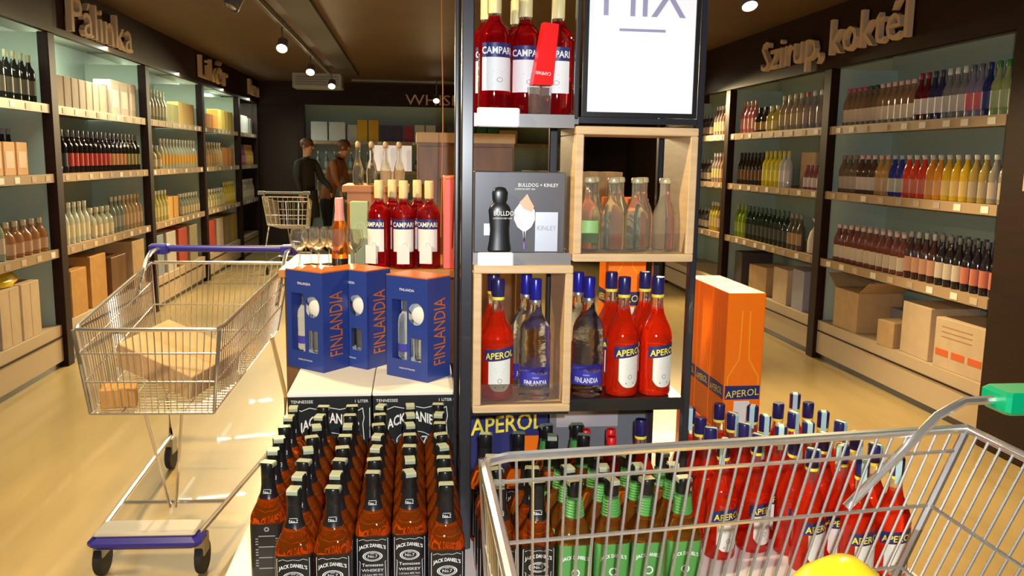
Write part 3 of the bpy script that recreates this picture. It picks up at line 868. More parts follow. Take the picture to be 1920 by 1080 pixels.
# ---- printed cardboard cases behind the whiskey
def case_print():
    parts = [shift(text_mb('TENNESSEE', .013, 'LEFT'), -.115, 0, .287), shift(text_mb('1 LITER', .013, 'RIGHT'), .115, 0, .287),
             shift(arch(text_mb("JACK DANIEL'S", .044, sx=.60, bold=.0010), 4.2), 0, 0, .225), shift(text_mb('No.7', .04), 0, 0, .15), ring(.055, .03, .06, 0, .164),
             stroke([(-.085, .262), (-.06, .272), (-.03, .266), (0, .272), (.03, .266), (.06, .272), (.085, .262)], .002)]
    for s in (-1, 1):
        parts.append(stroke([(s * .085, .262), (s * .098, .27), (s * .102, .24), (s * .098, .22), (s * .106, .10)], .002))
    b = join(*parts); return shift(b, 0, -.0008).mesh('case_print')


for x0, x1, lab in ((-.372, -.124, 'black printed whiskey case at the outer end of the platform'), (-.119, .130, 'black printed whiskey case beside the rack post')):
    cx = (x0 + x1) / 2; w_ = x1 - x0
    cs = empty('whiskey_case', (cx, 2.515, PZ)); tag(cs, lab, 'case')
    o_('body', MB().box(-w_ / 2, w_ / 2, 0, .49, 0.0005, .306), mat('black_case', (.010, .012, .013), .4), cs)
    o_('lid', MB().bbox(-w_ / 2 - .001, w_ / 2 + .001, -.002, .492, .306, .318, .002), M['board'], cs)
    o_('lettering', cached('casep', case_print), M['white'], cs)
    o_('edge_line', MB().box(w_ / 2 - .006, w_ / 2 - .004, -.0008, 0, .03, .27), M['white'], cs)

# ---- blue vodka gift boxes with window cutouts
CZ = PZ + .3185


def vodka_bottle_parts(o, full=True):
    o_('cap', cached('fcap', lambda: MB().lathe([(.0150, .262), (.0156, .264), (.0156, .313), (.0145, .316)], 16).mesh('cap', True)), M['bluecap'], o)
    o_('neck_ring', cached('fring', lambda: MB().lathe([(.0165, .250), (.0172, .253), (.0172, .259), (.0160, .262)], 16).mesh('ring', True)), mat('silver_ring', (.7, .7, .75), .25, .9), o)
    l = o_('label', cached('flab', lambda: MB().patch(.0426, -1.2, 1.2, lambda t: .030 + .006 * math.sin(t * PI), lambda t: .072 + .010 * math.sin(t * PI * 2) * .4, 2, 16).mesh('label', True)), mat('blue_violet_label', (.045, .04, .34), .4), o)
    def ft():
        b = join(shift(text_mb('FINLANDIA', .0195, sx=.66, bold=.0003), 0, 0, .041), shift(text_mb('VODKA', .005), 0, 0, .060))
        b.v = [(x, y - .0006, z) for x, y, z in b.v]; return wrap(b, .0426).mesh('print')
    o_('lettering', cached('flet', ft), M['white'], l)


def vodka(x, y, z, label, group=None, rz=0):
    o = o_('vodka_bottle', cached('fbody', lambda: MB().lathe([(.033, 0), (.0405, .004), (.042, .012), (.0418, .10), (.0420, .165), (.0405, .182), (.034, .200), (.024, .214), (.0175, .228), (.0155, .245), (.0150, .27)], 24).mesh('vodka_body', True)), M['ice'], None, (x, y, z), (0, 0, rz))
    tag(o, label, 'bottle', group); vodka_bottle_parts(o); return o


def fin_box(cx, cy, label):
    """local -y face: the long windowed side; +x face: the narrow side with the name"""
    A, D, Hh = .172, .116, .330
    a = math.radians(49.5)
    bx = empty('vodka_gift_box', (cx, cy, CZ), a); tag(bx, label, 'gift box')
    # local x runs along the name side (u), local y along the windowed side (v); the corner is the origin
    o_('name_panel', MB().box(0, D, 0, .004, 0, Hh), M['finblue'], bx)
    # windowed side: frame of bars around the openings, in the plane x = 0
    def bar(y0, y1, z0, z1): return MB().box(0, .004, y0, y1, z0, z1)
    w1 = (.085, .148, .06, .255); w2 = (.014, .080, .175, .255); w3 = (.025, .072, .06, .135)
    side = MB()
    for (y0, y1, z0, z1) in ((.004, A, .255, Hh), (.004, A, 0, .06), (.148, A, .06, .255), (.080, .085, .06, .255), (.004, .014, .06, .255), (.014, .080, .135, .175), (.014, .025, .06, .135), (.072, .080, .06, .135)):
        b = bar(y0, y1, z0, z1); side.add(b.v, b.f)
    sp = o_('window_panel', side, M['finblue'], bx)
    # round window: corner fillers leave a circle in the square opening
    cyy, czz, rad = .047, .215, .036
    fill = MB()
    n = 24
    for i in range(n):
        a0, a1 = 2 * PI * i / n, 2 * PI * (i + 1) / n
        def sq(t):
            k = 1 / max(abs(math.cos(t)) / .0375, abs(math.sin(t)) / .0445); return (cyy + k * math.cos(t), czz + k * math.sin(t))
        def ci(t): return (cyy + min(rad, .0325) * math.cos(t), czz + rad * math.sin(t))
        p = [ci(a0), ci(a1), sq(a1), sq(a0)]
        fill.add([(-.0004, yy, zz) for yy, zz in p], [(0, 1, 2, 3)])
    o_('round_window_rim', fill, M['finblue'], bx)
    o_('back_panel', MB().box(D - .004, D, .004, A, 0, Hh), M['finblue'], bx)
    o_('end_panel', MB().box(.004, D - .004, A - .004, A, 0, Hh), M['finblue'], bx)
    o_('bottom_panel', MB().box(.004, D - .004, .004, A - .004, .0005, .006), M['finblue'], bx)
    o_('lid', MB().box(0, D, 0, A, Hh, Hh + .004), M['copper'], bx)
    o_('inner_card', MB().box(.060, .063, .006, .160, .008, .32), mat('inner_card_silver', (.62, .66, .70), .4), bx)
    ob = o_('round_disc', MB().lathe([(.026, 0), (.034, .002), (.034, .006), (.030, .008)], 24).mesh('disc', True), M['white'], bx, (.022, cyy, czz), (0, -PI / 2, 0))
    gl = o_('tumbler', MB().lathe([(.020, 0), (.022, .006), (.025, .07), (.0235, .07), (.0205, .008)], 16).mesh('tumbler', True), M['clear'], bx, (.030, .047, .062))
    vb = o_('bottle', cached('fbody_s', lambda: MB().lathe([(.022, 0), (.0255, .004), (.0255, .125), (.018, .145), (.010, .160), (.0095, .190)], 16).mesh('bottle', True)), M['ice'], bx, (.030, .116, .062))
    o_('bottle_label', MB().patch(.0259, -1.2, 1.2, .022, .048, 2, 8).mesh('bottle_label'), mat('blue_violet_label', (.045, .04, .34), .4), vb, rot=(0, 0, -PI / 2))
    nm = text_mb('FINLANDIA', .084, sx=.80)
    x0 = min(v[0] for v in nm.v); x1 = max(v[0] for v in nm.v)
    k = .215 / (x1 - x0)
    nm.v = [(D / 2 + .030 - z, -.0008, Hh * .47 + x * k) for x, y, z in nm.v]
    o_('lettering', nm, M['copper'], bx)
    hd = text_mb('FINLANDIA', .012); hd.v = [(-.0006, .085 - x, .285 + z) for x, y, z in hd.v]
    o_('lettering', hd, M['white'], bx)
    st = text_mb('VODKA OF FINLAND', .007); st.v = [(-.0006, .085 - x, .030 + z) for x, y, z in st.v]
    o_('lettering', st, M['white'], bx)
    return bx


fin_box(-.289, 2.752, 'blue windowed vodka gift box at the outer end of the cases')
fin_box(-.149, 2.790, 'blue windowed vodka gift box between two others on the cases')
fin_box(.048, 2.612, 'blue windowed vodka gift box standing beside the rack post')
lp = empty('price_leaflet', (.02, 2.97, CZ + .3345)); lp.rotation_euler = (0, 0, .3)

# ------------------------------------------------------------------ tall black rack
rk = empty('display_rack', (.419, 2.275, PZ)); tag(rk, 'tall black metal rack standing on the white platform', 'rack')
RX0, RX1, RY0, RY1, RTOP = .121, .717, 2.10, 2.45, 1.98


def rbox(name, x0, x1, y0, y1, z0, z1, m, ch=.0):
    b = MB().bbox(x0 - .419, x1 - .419, y0 - 2.275, y1 - 2.275, z0 - PZ, z1 - PZ, .003) if ch else MB().box(x0 - .419, x1 - .419, y0 - 2.275, y1 - 2.275, z0 - PZ, z1 - PZ)
    return o_(name, b, m, rk)


for x0, x1 in ((RX0, RX0 + .030), (.7145, .7325)):
    rbox('post', x0, x1, RY0, RY0 + .028, PZ + .0005, PZ + RTOP, M['blackmetal'], 1)
    rbox('post', x0, x1, RY1 - .026, RY1, PZ + .0005, PZ + RTOP, M['blackmetal'], 1)
rbox('post', .400, .412, RY0, RY0 + .02, 1.598, PZ + RTOP, M['blackmetal'], 1)
rbox('post', .393, .417, RY1 - .024, RY1, .88, PZ + RTOP, M['blackmetal'], 1)
SH1, SH2, SH3 = 1.605, 1.262, .885
s1 = rbox('shelf', .151, .412, RY0 + .002, RY1 - .03, SH1 - .018, SH1, M['shelfgrey'])
rbox('shelf_lip', .151, .400, RY0 - .006, RY0 + .002, SH1 - .028, SH1 + .004, M['shelfgrey'])
s2 = rbox('shelf', .151, .399, RY0 + .002, RY1 - .03, SH2 - .018, SH2, M['shelfgrey'])
rbox('shelf_lip', .151, .400, RY0 - .006, RY0 + .002, SH2 - .026, SH2 + .004, M['shelfgrey'])
rbox('shelf', .412, .7140, RY0 + .002, RY1 - .03, 1.590, 1.605, M['blackmetal'])
rbox('shelf', .408, .7140, RY0 + .002, RY1 - .03, SH3 - .035, SH3 - .004, M['black'])
rbox('shelf', .151, .405, RY0 + .002, RY1 - .03, .842, .8555, M['black'])
rbox('shelf_lip', .408, .7140, RY0 - .004, RY0 + .002, SH3 - .035, SH3 - .002, M['black'])
rbox('top', RX0, .7325, RY0, RY1, PZ + RTOP, PZ + RTOP + .02, M['blackmetal'])
for (x0, x1, z0, z1) in ((.158, .262, 1.576, 1.622), (.163, .252, 1.232, 1.268)):
    hb = rbox('price_holder', x0, x1, RY0 - .020, RY0 - .0065, z0, z1, M['white'], 1)


# ---- wooden crates hung in the rack
def wood_box(name, x0, x1, y0, y1, z0, z1, label, t=.020):
    c = empty(name, ((x0 + x1) / 2, (y0 + y1) / 2, z0)); tag(c, label, 'wooden box')
    W, D, Hh = (x1 - x0) / 2, (y1 - y0) / 2, z1 - z0
    o_('board', MB().bbox(-W, W, -D, D, 0, t, .002), M['wood'], c)
    o_('board', MB().bbox(-W, W, -D, D, Hh - t, Hh, .002), M['wood'], c)
    o_('board', MB().bbox(-W, -W + t, -D, D, t, Hh - t, .002), M['wood'], c)
    o_('board', MB().bbox(W - t, W, -D, D, t, Hh - t, .002), M['wood'], c)
    o_('front_lip', MB().box(-W + t, W - t, -D + .012, -D + .015, t, t + .052), M['acrylic'], c)
    return c


B1 = (.402, .713, 2.075, 2.30, 1.246, 1.582)
B2 = (.153, .404, 2.075, 2.30, .856, 1.236)
wood_box('wooden_box', *B1, 'pale wooden box of tonic bottles under the MIX board')
wood_box('wooden_box', *B2, 'pale wooden box holding vodka and aperitif bottles in the rack')

# ---- MIX board
mb_ = empty('menu_board', (.563, 2.092, 1.6055)); tag(mb_, 'white MIX board in a black frame above the tonic box', 'sign')
W2, H2 = .146, .50
o_('sheet', MB().box(-W2 + .012, W2 - .012, .000, .004, .012, H2 - .012), mat('bright_white_sheet', (.93, .93, .95), .35), mb_)
fr = MB()
for q in ((-W2, W2, 0, .012), (-W2, W2, H2 - .012, H2)): fr.box(q[0], q[1], -.004, .008, q[2], q[3])
for q in ((-W2, -W2 + .012), (W2 - .012, W2)): fr.box(q[0], q[1], -.004, .008, .012, H2 - .012)
o_('frame', fr, M['black'], mb_)
mx = shift(text_mb('MIX', .155, sx=.80), 0, -.0008, .243)
o_('lettering', mx, mat('grey_violet_print', (.30, .29, .45), .5), mb_)
o_('underline', MB().box(-.058, .058, -.0008, 0, .207, .2135), mat('grey_violet_print', (.30, .29, .45), .5), mb_)


# ---- aperitif bottles
def ap_body():
    pr = [(.034, 0), (.0405, .003), (.0425, .010), (.0425, .150), (.0432, .153), (.0425, .157), (.0400, .172), (.0340, .188), (.0260, .204), (.0195, .220), (.0160, .238), (.0148, .255), (.0146, .285)]
    return MB().lathe(pr, 24).mesh('aperitif_body', True)


def ap_band():
    return MB().patch(.0431, -1.05, 1.05, lambda t: .104 + .010 * t, lambda t: .134 + .012 * t, 2, 14).mesh('band', True)


def ap_shield():
    def lo(t): return .026 + .020 * abs(2 * t - 1) ** 3
    return MB().patch(.0430, -.72, .72, lo, lambda t: .1045 + .008 * t, 2, 14).mesh('shield', True)


def ap_text():
    b = text_mb('APEROL', .0235, sx=.92, bold=.0004)
    b.v = [(x, y - .0007, z + .1135 + x * .125 + .001) for x, y, z in b.v]
    return wrap(b, .0431).mesh('print')


def ap_small():
    b = join(ring(.006, .006, .25, 0, .055, 16), quad(-.012, .012, .036, .040), quad(-.014, .014, .086, .0868), quad(-.011, .011, .078, .0788))
    b.v = [(x, y - .0007, z) for x, y, z in b.v]; return wrap(b, .0430).mesh('small_print')


def ap_strip():
    b = MB(); w_ = .007
    path = [(0, -.0172, .252), (0, -.0174, .312), (0, -.015, .3172), (0, .015, .3172), (0, .0174, .312), (0, .0172, .262)]
    for x, y, z in path: b.v += [(-w_, y, z), (w_, y, z)]
    for k in range(len(path) - 1):
        a = 2 * k; b.f.append((a, a + 1, a + 3, a + 2))
    return b.mesh('revenue_strip')


def aperol(x, y, z, label, group=None, rz=0.0, strip=False, tilt=0):
    o = o_('aperitif_bottle', cached('apb', ap_body), M['aperol'], None, (x, y, z), (tilt, 0, rz))
    tag(o, label, 'bottle', group)
    c = o_('cap', cached('apc', lambda: MB().lathe([(.0158, .270), (.0168, .272), (.0168, .312), (.0155, .316)], 18).mesh('cap', True)), M['navycap'], o)
    o_('gold_line', cached('apg', lambda: MB().lathe([(.0160, .262), (.0166, .264), (.0166, .268), (.0160, .270)], 18, False).mesh('gold_line', True)), M['yellow'], c)
    bd = o_('label_band', cached('apl', ap_band), M['navy'], o); o_('lettering', cached('apt', ap_text), M['yellow'], bd)
    s = o_('label', cached('aps', ap_shield), M['cream'], o); o_('fine_print', cached('apf', ap_small), mat('grey_brown_print', (.30, .22, .25), .5), s)
    if strip: o_('revenue_strip', cached('apst', ap_strip), M['teal'], o, rot=(0, 0, random.uniform(-.9, .5)))
    return o


zb = B2[4] + .0205
aperol(.222, 2.150, zb, 'orange red aperitif bottle inside the lower wooden box', None, .05)
aperol(.219, 2.245, zb, 'orange red aperitif bottle behind another in the lower wooden box', None, -.1)
vodka(.320, 2.150, zb, 'clear vodka bottle at the front of the lower wooden box', None, -.05)
vodka(.308, 2.243, zb, 'clear vodka bottle behind another in the lower wooden box', None, .1)
zs = SH3 - .0035
vodka(.462, 2.150, zs, 'clear vodka bottle on the black shelf beside the wooden box', None, -.25)
vodka(.452, 2.245, zs, 'clear vodka bottle behind another on the black shelf', None, .15)
aperol(.556, 2.150, zs, 'orange red aperitif bottle next to the vodka on the black shelf', None, .30)
aperol(.647, 2.150, zs, 'orange red aperitif bottle by the rack post on the black shelf', None, .32)
for x, q in ((.545, 'vodka'), (.640, 'orange gift carton')):
    aperol(x, 2.250, zs, 'orange red aperitif bottle in the back row near the ' + q, None, .2)
aperol(.630, 2.20, PZ + .0005, 'aperitif bottle standing under the rack shelf by the post', None, -.5)

# ---- right-hand field of aperitif bottles
GA = 'orange red aperitif bottles with pale teal strips on the platform'
for x, first, last in ((.80, 2.02, 2.34), (.905, 2.05, 2.34), (.998, 1.93, 2.34), (1.090, 1.86, 2.34), (1.183, 1.86, 2.5)):
    y = first; k = 0
    ln = ORD[(.80, .905, .998, 1.090, 1.183).index(x)]
    while y < last:
        sp_ = random.random() < .72
        lab = 'orange aperitif bottle ' + ('with teal strip' if sp_ else 'without strip') + ', ' + ln + ' line from the rack, row ' + ORD[k]
        aperol(x + random.uniform(-.004, .004), y, PZ + .0004, lab, GA, random.uniform(-.5, .7), sp_)
        y += .094; k += 1


# ---- tall orange gift cartons with an outlined bottle
def outline_print(w_, h_):
    z0 = .13
    pts = [(-.33 * w_ * 1.25, z0 + .02), (-.33 * w_ * 1.25, z0 + .045), (-.12 * w_ * 1.15, z0 + .10), (-.115 * w_, z0 + .145), (-.105 * w_, h_ - .055)]
    parts = [stroke(pts, .0035), stroke([(-x, z) for x, z in pts], .0035)]
    return join(*parts)


def gift_carton(x0, y0, z0, label):
    w_, d_, h_ = .118, .128, .435
    g = empty('aperitif_gift_carton', (x0 + w_ / 2, y0 + d_ / 2, z0)); tag(g, label, 'gift box', 'tall orange gift cartons behind the aperitif bottles' if 'row' in label else None)
    o_('body', MB().bbox(-w_ / 2, w_ / 2, -d_ / 2, d_ / 2, 0, h_, .002), M['orange'], g)
    lo = mat('bright_orange_line', (1.0, .38, .01), .4)
    o_('outline', shift(outline_print(w_, h_), 0, -d_ / 2 - .0008), lo, g)
    b = outline_print(d_, h_); b.v = [(-w_ / 2 - .0008, -x, z) for x, y, z in b.v]; o_('outline', b, lo, g)
    o_('label_band', MB().box(-w_ / 2 + .004, w_ / 2 - .004, -d_ / 2 - .0008, -d_ / 2, .105, .148), M['navy'], g)
    o_('label_band', MB().box(-w_ / 2 - .0008, -w_ / 2, -d_ / 2 + .004, d_ / 2 - .004, .105, .148), M['navy'], g)
    t = text_mb('APEROL', .031, sx=.95); t.v = [(x, -d_ / 2 - .0014, z + .114 + x * .10) for x, y, z in t.v]; o_('lettering', t, M['yellow'], g)
    t = text_mb('APEROL', .031, sx=.95); t.v = [(-w_ / 2 - .0014, -x, z + .114 + x * .10) for x, y, z in t.v]; o_('lettering', t, M['yellow'], g)
    o_('white_panel', MB().box(-.025, .025, -d_ / 2 - .0008, -d_ / 2, .02, .10), M['cream'], g)
    return g


cs = empty('aperitif_case', (1.0, 2.62, PZ)); tag(cs, 'orange and blue case carrying the tall orange gift cartons', 'case')
o_('body', MB().bbox(-.062, .070, -.215, .21, .0005, .20, .003), M['orange'], cs)
o_('band', MB().box(-.062, .070, -.2158, -.2148, .09, .16), M['navy'], cs)
for k, q in ((0, 'front of the row'), (1, 'middle of the row'), (2, 'back of the row')):
    gift_carton(.945, 2.41 + k * .131, PZ + .2005, 'tall orange gift carton with bottle outline at the ' + q)
gift_carton(.60, 2.52, PZ + .475, 'tall orange gift carton on the blue cases behind the rack')
# blue and orange cases seen under the rack shelf
for x0, x1, y, h_, lab in ((.16, .42, 2.50, .36, 'blue and orange aperitif case lettered in yellow behind the rack'), (.425, .74, 2.50, .474, 'grey cardboard case behind the green whiskey bottles')):
    c = empty('stock_case', ((x0 + x1) / 2, y, PZ)); tag(c, lab, 'case')
    w_ = (x1 - x0) / 2
    if 'blue' in lab:
        o_('body', MB().bbox(-w_, w_, 0, .3, .0005, h_, .003), M['navy'], c)
        o_('orange_panel', MB().box(-w_ + .155, w_ - .03, -.001, 0, .10, .175), M['orange'], c)
        t = text_mb('APEROL', .075, sx=.82, bold=.001); t.v = [(x, -.0012, z + .190 + x * .09) for x, y, z in t.v]; o_('lettering', t, M['yellow'], c)
    else:
        o_('body', MB().bbox(-w_, w_, 0, .3, .0005, h_, .003), mat('grey_case', (.16, .17, .18), .5), c)
        o_('silver_panel', MB().box(-w_ + .02, w_ - .10, -.001, 0, .20, .30), mat('lilac_print', (.42, .38, .40), .5), c)
for i, (x, y) in enumerate(((.530, 2.17), (.560, 2.25), (.500, 2.32), (.575, 2.32))):
    o = o_('miniature_bottle', cached('mini', lambda: MB().lathe([(.022, 0), (.026, .003), (.026, .14), (.02, .17), (.012, .19), (.011, .225)], 14).mesh('mini', True)), M['campari'], None, (x, y, PZ + .0004))
    tag(o, ORD[i] + ' slim dark red bottle with red cap under the rack shelf', 'bottle', 'slim dark red bottles under the rack')
    o_('cap', cached('minic', lambda: MB().lathe([(.0135, .215), (.0145, .217), (.0145, .248), (.012, .251)], 12).mesh('cap', True)), M['redcard'], o)
    o_('label', cached('minil', lambda: MB().patch(.0264, -1.3, 1.3, .04, .12, 2, 8).mesh('label', True)), M['cream'], o)


# ---- ruby red aperitif on the upper shelf and on the stand behind
def cp_body():
    pr = [(.034, 0), (.040, .003), (.0415, .010), (.0415, .195), (.0395, .207), (.033, .220), (.023, .231), (.0165, .240), (.0148, .255), (.0145, .285)]
    return MB().lathe(pr, 24).mesh('ruby_body', True)


def cp_text():
    b = text_mb('CAMPARI', .0235, sx=.86, bold=.0005); b.v = [(x, y - .0007, z + .1515) for x, y, z in b.v]; return wrap(b, .0421).mesh('print')


def cp_small():
    b = join(ring(.008, .006, .2, .006, .088, 16), quad(-.014, .014, .098, .0988), quad(-.012, .012, .107, .1078), quad(-.014, .014, .076, .0768))
    b.v = [(x, y - .0007, z) for x, y, z in b.v]; return wrap(b, .0420).mesh('fine_print')


def campari(x, y, z, label, group=None, rz=0.0, tagcard=False):
    o = o_('ruby_aperitif_bottle', cached('cpb', cp_body), M['campari'], None, (x, y, z), (0, 0, rz)); tag(o, label, 'bottle', group)
    o_('cap', cached('cpc', lambda: MB().lathe([(.0158, .252), (.0166, .255), (.0166, .312), (.0150, .316)], 18).mesh('cap', True)), M['creamcap'], o)
    bd = o_('label_band', cached('cpl', lambda: MB().patch(.0421, -1.0, 1.0, .143, .178, 2, 14).mesh('band', True)), M['navy'], o)
    o_('lettering', cached('cpt', cp_text), M['white'], bd)
    s = o_('label', cached('cps', lambda: MB().patch(.0420, -1.0, 1.0, .062, .143, 2, 14).mesh('label', True)), M['white'], o)
    o_('fine_print', cached('cpf', cp_small), mat('grey_brown_print', (.30, .22, .25), .5), s)
    if tagcard: o_('neck_card', MB().box(-.022, .022, -.056, -.0425, .02, .085), M['white'], o)
    return o


z1 = SH1 + .0005
campari(.208, 2.185, z1, 'ruby aperitif bottle showing its full label on the upper rack shelf', None, .10)
campari(.196, 2.285, z1, 'ruby aperitif bottle by the rear post on the upper rack shelf', None, .2)
campari(.292, 2.225, z1, 'ruby aperitif bottle behind the red card on the upper rack shelf', None, .0)
campari(.282, 2.345, z1, 'ruby aperitif bottle in the back row of the upper rack shelf', None, .2)
campari(.377, 2.230, z1 - 0, 'ruby aperitif bottle next to the MIX board', None, -.35)
gl = empty('tumbler', (.318, 2.135, z1)); tag(gl, 'clear glass tumbler on the upper rack shelf', 'glass')
o_('glass', MB().lathe([(.026, 0), (.0285, .003), (.030, .072), (.0285, .072), (.0272, .008), (.010, .007)], 20).mesh('tumbler', True), M['clear'], gl)
rc = empty('promotion_card', (.325, 2.135, z1 + .074)); rc.rotation_euler = (0, .07, .15); tag(rc, 'folded red promotional card standing on the glass tumbler', 'card')
o_('card', MB().prism([(-.030, 0), (.022, .004), (.024, .152), (-.014, .152)], -.014, .014), M['redcard'], rc)
t = text_mb('CAMPARI', .012, sx=.8); t.v = [(-x - .006, -.0148, -z + .034) for x, y, z in t.v]; o_('lettering', t, M['white'], rc)

# ---- dark gin gift set on the middle shelf
gs = empty('gin_gift_set', (.272, 2.118, SH2 + .0005)); tag(gs, 'dark grey gin gift set box with printed balloon glass', 'gift box')
o_('box', MB().bbox(-.116, .116, .012, .13, 0, .205, .002), mat('graphite_print', (.075, .072, .085), .35, coat=.25), gs)
gb = o_('gin_bottle', MB().lathe([(.026, 0), (.030, .004), (.026, .03), (.0245, .055), (.027, .09), (.0285, .105), (.024, .115), (.016, .123), (.019, .132), (.020, .150), (.014, .160), (.006, .163)], 20).mesh('gin_bottle', True), M['black'], gs, (-.052, .002, .004))
gb.scale = (1, .32, 1)
t = text_mb('BULLDOG', .0165, sx=.82); t.v = [(x + .014, -.033, z + .092) for x, y, z in t.v]; o_('lettering', t, M['white'], gb)
t = text_mb('LONDON DRY GIN', .0055); t.v = [(x + .006, -.032, z + .083) for x, y, z in t.v]; o_('fine_print', t, M['white'], gb)
pz = [(.0, .022), (.004, .055), (.018, .066), (.027, .085), (.026, .108), (.014, .125)]
cup = [(x + .012, z) for x, z in pz] + [(.012 - x, z) for x, z in reversed(pz[1:])]
o_('glass_print', MB().prism(cup, .0105, .012), mat('bright_print', (.80, .76, .74), .4), gs)
o_('citrus_print', MB().prism([(.010, .112), (.030, .104), (.036, .118), (.026, .135), (.018, .150), (.008, .138), (-.002, .128)], .0100, .0105), mat('peach_print', (.80, .40, .25), .4), gs)
o_('stem_print', MB().box(.0105, .0135, .0105, .012, .010, .055), mat('violet_print', (.30, .14, .50), .4), gs)
cn = o_('can_print', MB().box(.040, .098, .0100, .012, .004, .104), mat('silver_print', (.55, .58, .66), .3, .4), gs)
t = text_mb('KINLEY', .017, sx=.9); t.v = [(x + .069, .0094, z + .058) for x, y, z in t.v]; o_('lettering', t, M['grey'], gs)
t = text_mb('BULLDOG + KINLEY', .0125, sx=.92); t.v = [(x + .046, .0112, z + .168) for x, y, z in t.v]; o_('lettering', t, M['white'], gs)
t = text_mb('LONDON DRY GIN', .006, sx=1.0); t.v = [(x + .012, .0112, z + .160) for x, y, z in t.v]; o_('fine_print', t, M['white'], gs)
o_('price_sticker', MB().box(-.092, -.074, .0040, .0112, .045, .075), M['white'], gs)

# ---- tonic bottles
zt = B1[4] + .0205
for i, (x, y) in enumerate(((.455, 2.150), (.517, 2.146), (.580, 2.148), (.655, 2.150), (.480, 2.215), (.548, 2.215), (.612, 2.215))):
    o = o_('tonic_bottle', cached('ton', lambda: MB().lathe([(.024, 0), (.0295, .004), (.0305, .012), (.0305, .085), (.029, .098), (.022, .118), (.0155, .132), (.0135, .148), (.0135, .180)], 20).mesh('tonic', True)), M['tonic'], None, (x, y, zt), (0, 0, random.uniform(-.3, .3)))
    tag(o, 'clear tonic bottle with pale gold cap, ' + ('front row, ' if i < 4 else 'back row, ') + ORD[i if i < 4 else i - 4] + ' from the gin set', 'bottle', 'tonic bottles in the wooden box')
    o_('cap', cached('tonc', lambda: MB().lathe([(.0150, .176), (.0162, .178), (.0158, .186), (.0135, .190)], 16).mesh('cap', True)), mat('pale_gold_cap', (.72, .62, .34), .3, .4), o)
    lb_ = o_('label', cached('tonl', lambda: MB().patch(.0309, -.8, .8, .022, .080, 2, 10).mesh('label', True)), cm((.30, .52, .16), .5), o) if i == 0 else None

# ------------------------------------------------------------------ stand behind the cases
st = empty('wooden_stand', (-.17, 3.2, 0)); tag(st, 'waist high brown wooden stand behind the whiskey cases', 'stand')
o_('body', MB().box(-.28, .36, -.16, .30, 0, 1.07), M['darkwood'], st)
o_('top_board', MB().bbox(-.30, .38, -.17, .31, 1.07, 1.10, .003), M['orangewood'], st)
for k, (x, y, tc_) in enumerate(((-.118, 3.09, True), (-.030, 3.08, True), (.062, 3.09, True), (-.072, 3.18, False), (.020, 3.18, False))):
    campari(x, y, 1.1005, 'ruby aperitif bottle with white neck card on the stand, ' + ('beside the sage green box', 'between two others', 'beside the coral box')[k] if tc_ else 'ruby aperitif bottle in the stand\'s back row, ' + ('nearer the sage green box' if k == 3 else 'nearer the coral box'), 'ruby bottles with cards on the stand' if tc_ else 'ruby bottles in back on the stand', (-.55, -.02, -.25, .2, .1)[k], tc_)
pk = empty('coral_gift_box', (.145, 3.10, 1.1005)); tag(pk, 'coral red gift box standing beside the rack post', 'gift box')
o_('body', MB().bbox(-.030, .055, -.05, .05, 0, .325, .002), M['pink'], pk)
o_('side_print', MB().box(-.0315, -.030, -.045, .045, .004, .32), cm((.85, .20, .05), .45), pk)
o_('lid', MB().bbox(-.032, .057, -.052, .052, .325, .335, .002), cm((.85, .25, .08), .45), pk)
wb = o_('whisky_bottle', MB().lathe([(.026, 0), (.030, .004), (.031, .03), (.029, .13), (.025, .155), (.016, .175), (.0135, .20), (.0135, .215)], 20).mesh('whisky', True), M['jda'], None, (-.262, 3.13, 1.1005))
tag(wb, 'slim amber whisky bottle with pink sleeve on the wooden stand', 'bottle')
o_('sleeve', MB().lathe([(.020, .165), (.0185, .178), (.0160, .20), (.0160, .245), (.014, .249)], 16).mesh('sleeve', True), cm((.72, .30, .28), .4), wb)
o_('base_label', MB().patch(.0316, -1.2, 1.2, .004, .03, 2, 10).mesh('label'), M['black'], wb)
gbx = carton('green_gift_box', .066, .05, .235, mat('sage_green_carton', (.34, .42, .22), .55), (-.192, 3.175, 1.1005), -.05, 'sage green gift box beside the amber whisky bottle', None)
o_('emblem', shift(ring(.022, .032, .12, .004, .13), 0, -.0262), mat('pale_sage_print', (.42, .52, .28), .5), gbx)


def wine_glass(x, y, z, label, s=1.0):
    g = o_('wine_glass', cached('wg', lambda: MB().lathe([(.030, 0), (.030, .002), (.004, .006), (.0035, .055), (.010, .062), (.026, .078), (.032, .100), (.031, .120), (.027, .140), (.0255, .140), (.0295, .120), (.0305, .100), (.0245, .080), (.008, .065)], 18).mesh('wine_glass', True)), M['clear'], None, (x, y, z))
    g.scale = (s, s, s); tag(g, label, 'glass', 'stemmed glasses on the wooden stand')


for k, (x, y) in enumerate(((-.40, 3.07), (-.335, 3.09), (-.268, 3.06), (-.205, 3.075), (-.37, 3.17), (-.305, 3.18))):
    wine_glass(x, y, 1.1005, ORD[k if k < 4 else k - 4] + ' stemmed glass towards the ruby bottles, ' + ('front' if k < 4 else 'back') + ' row on the wooden stand')
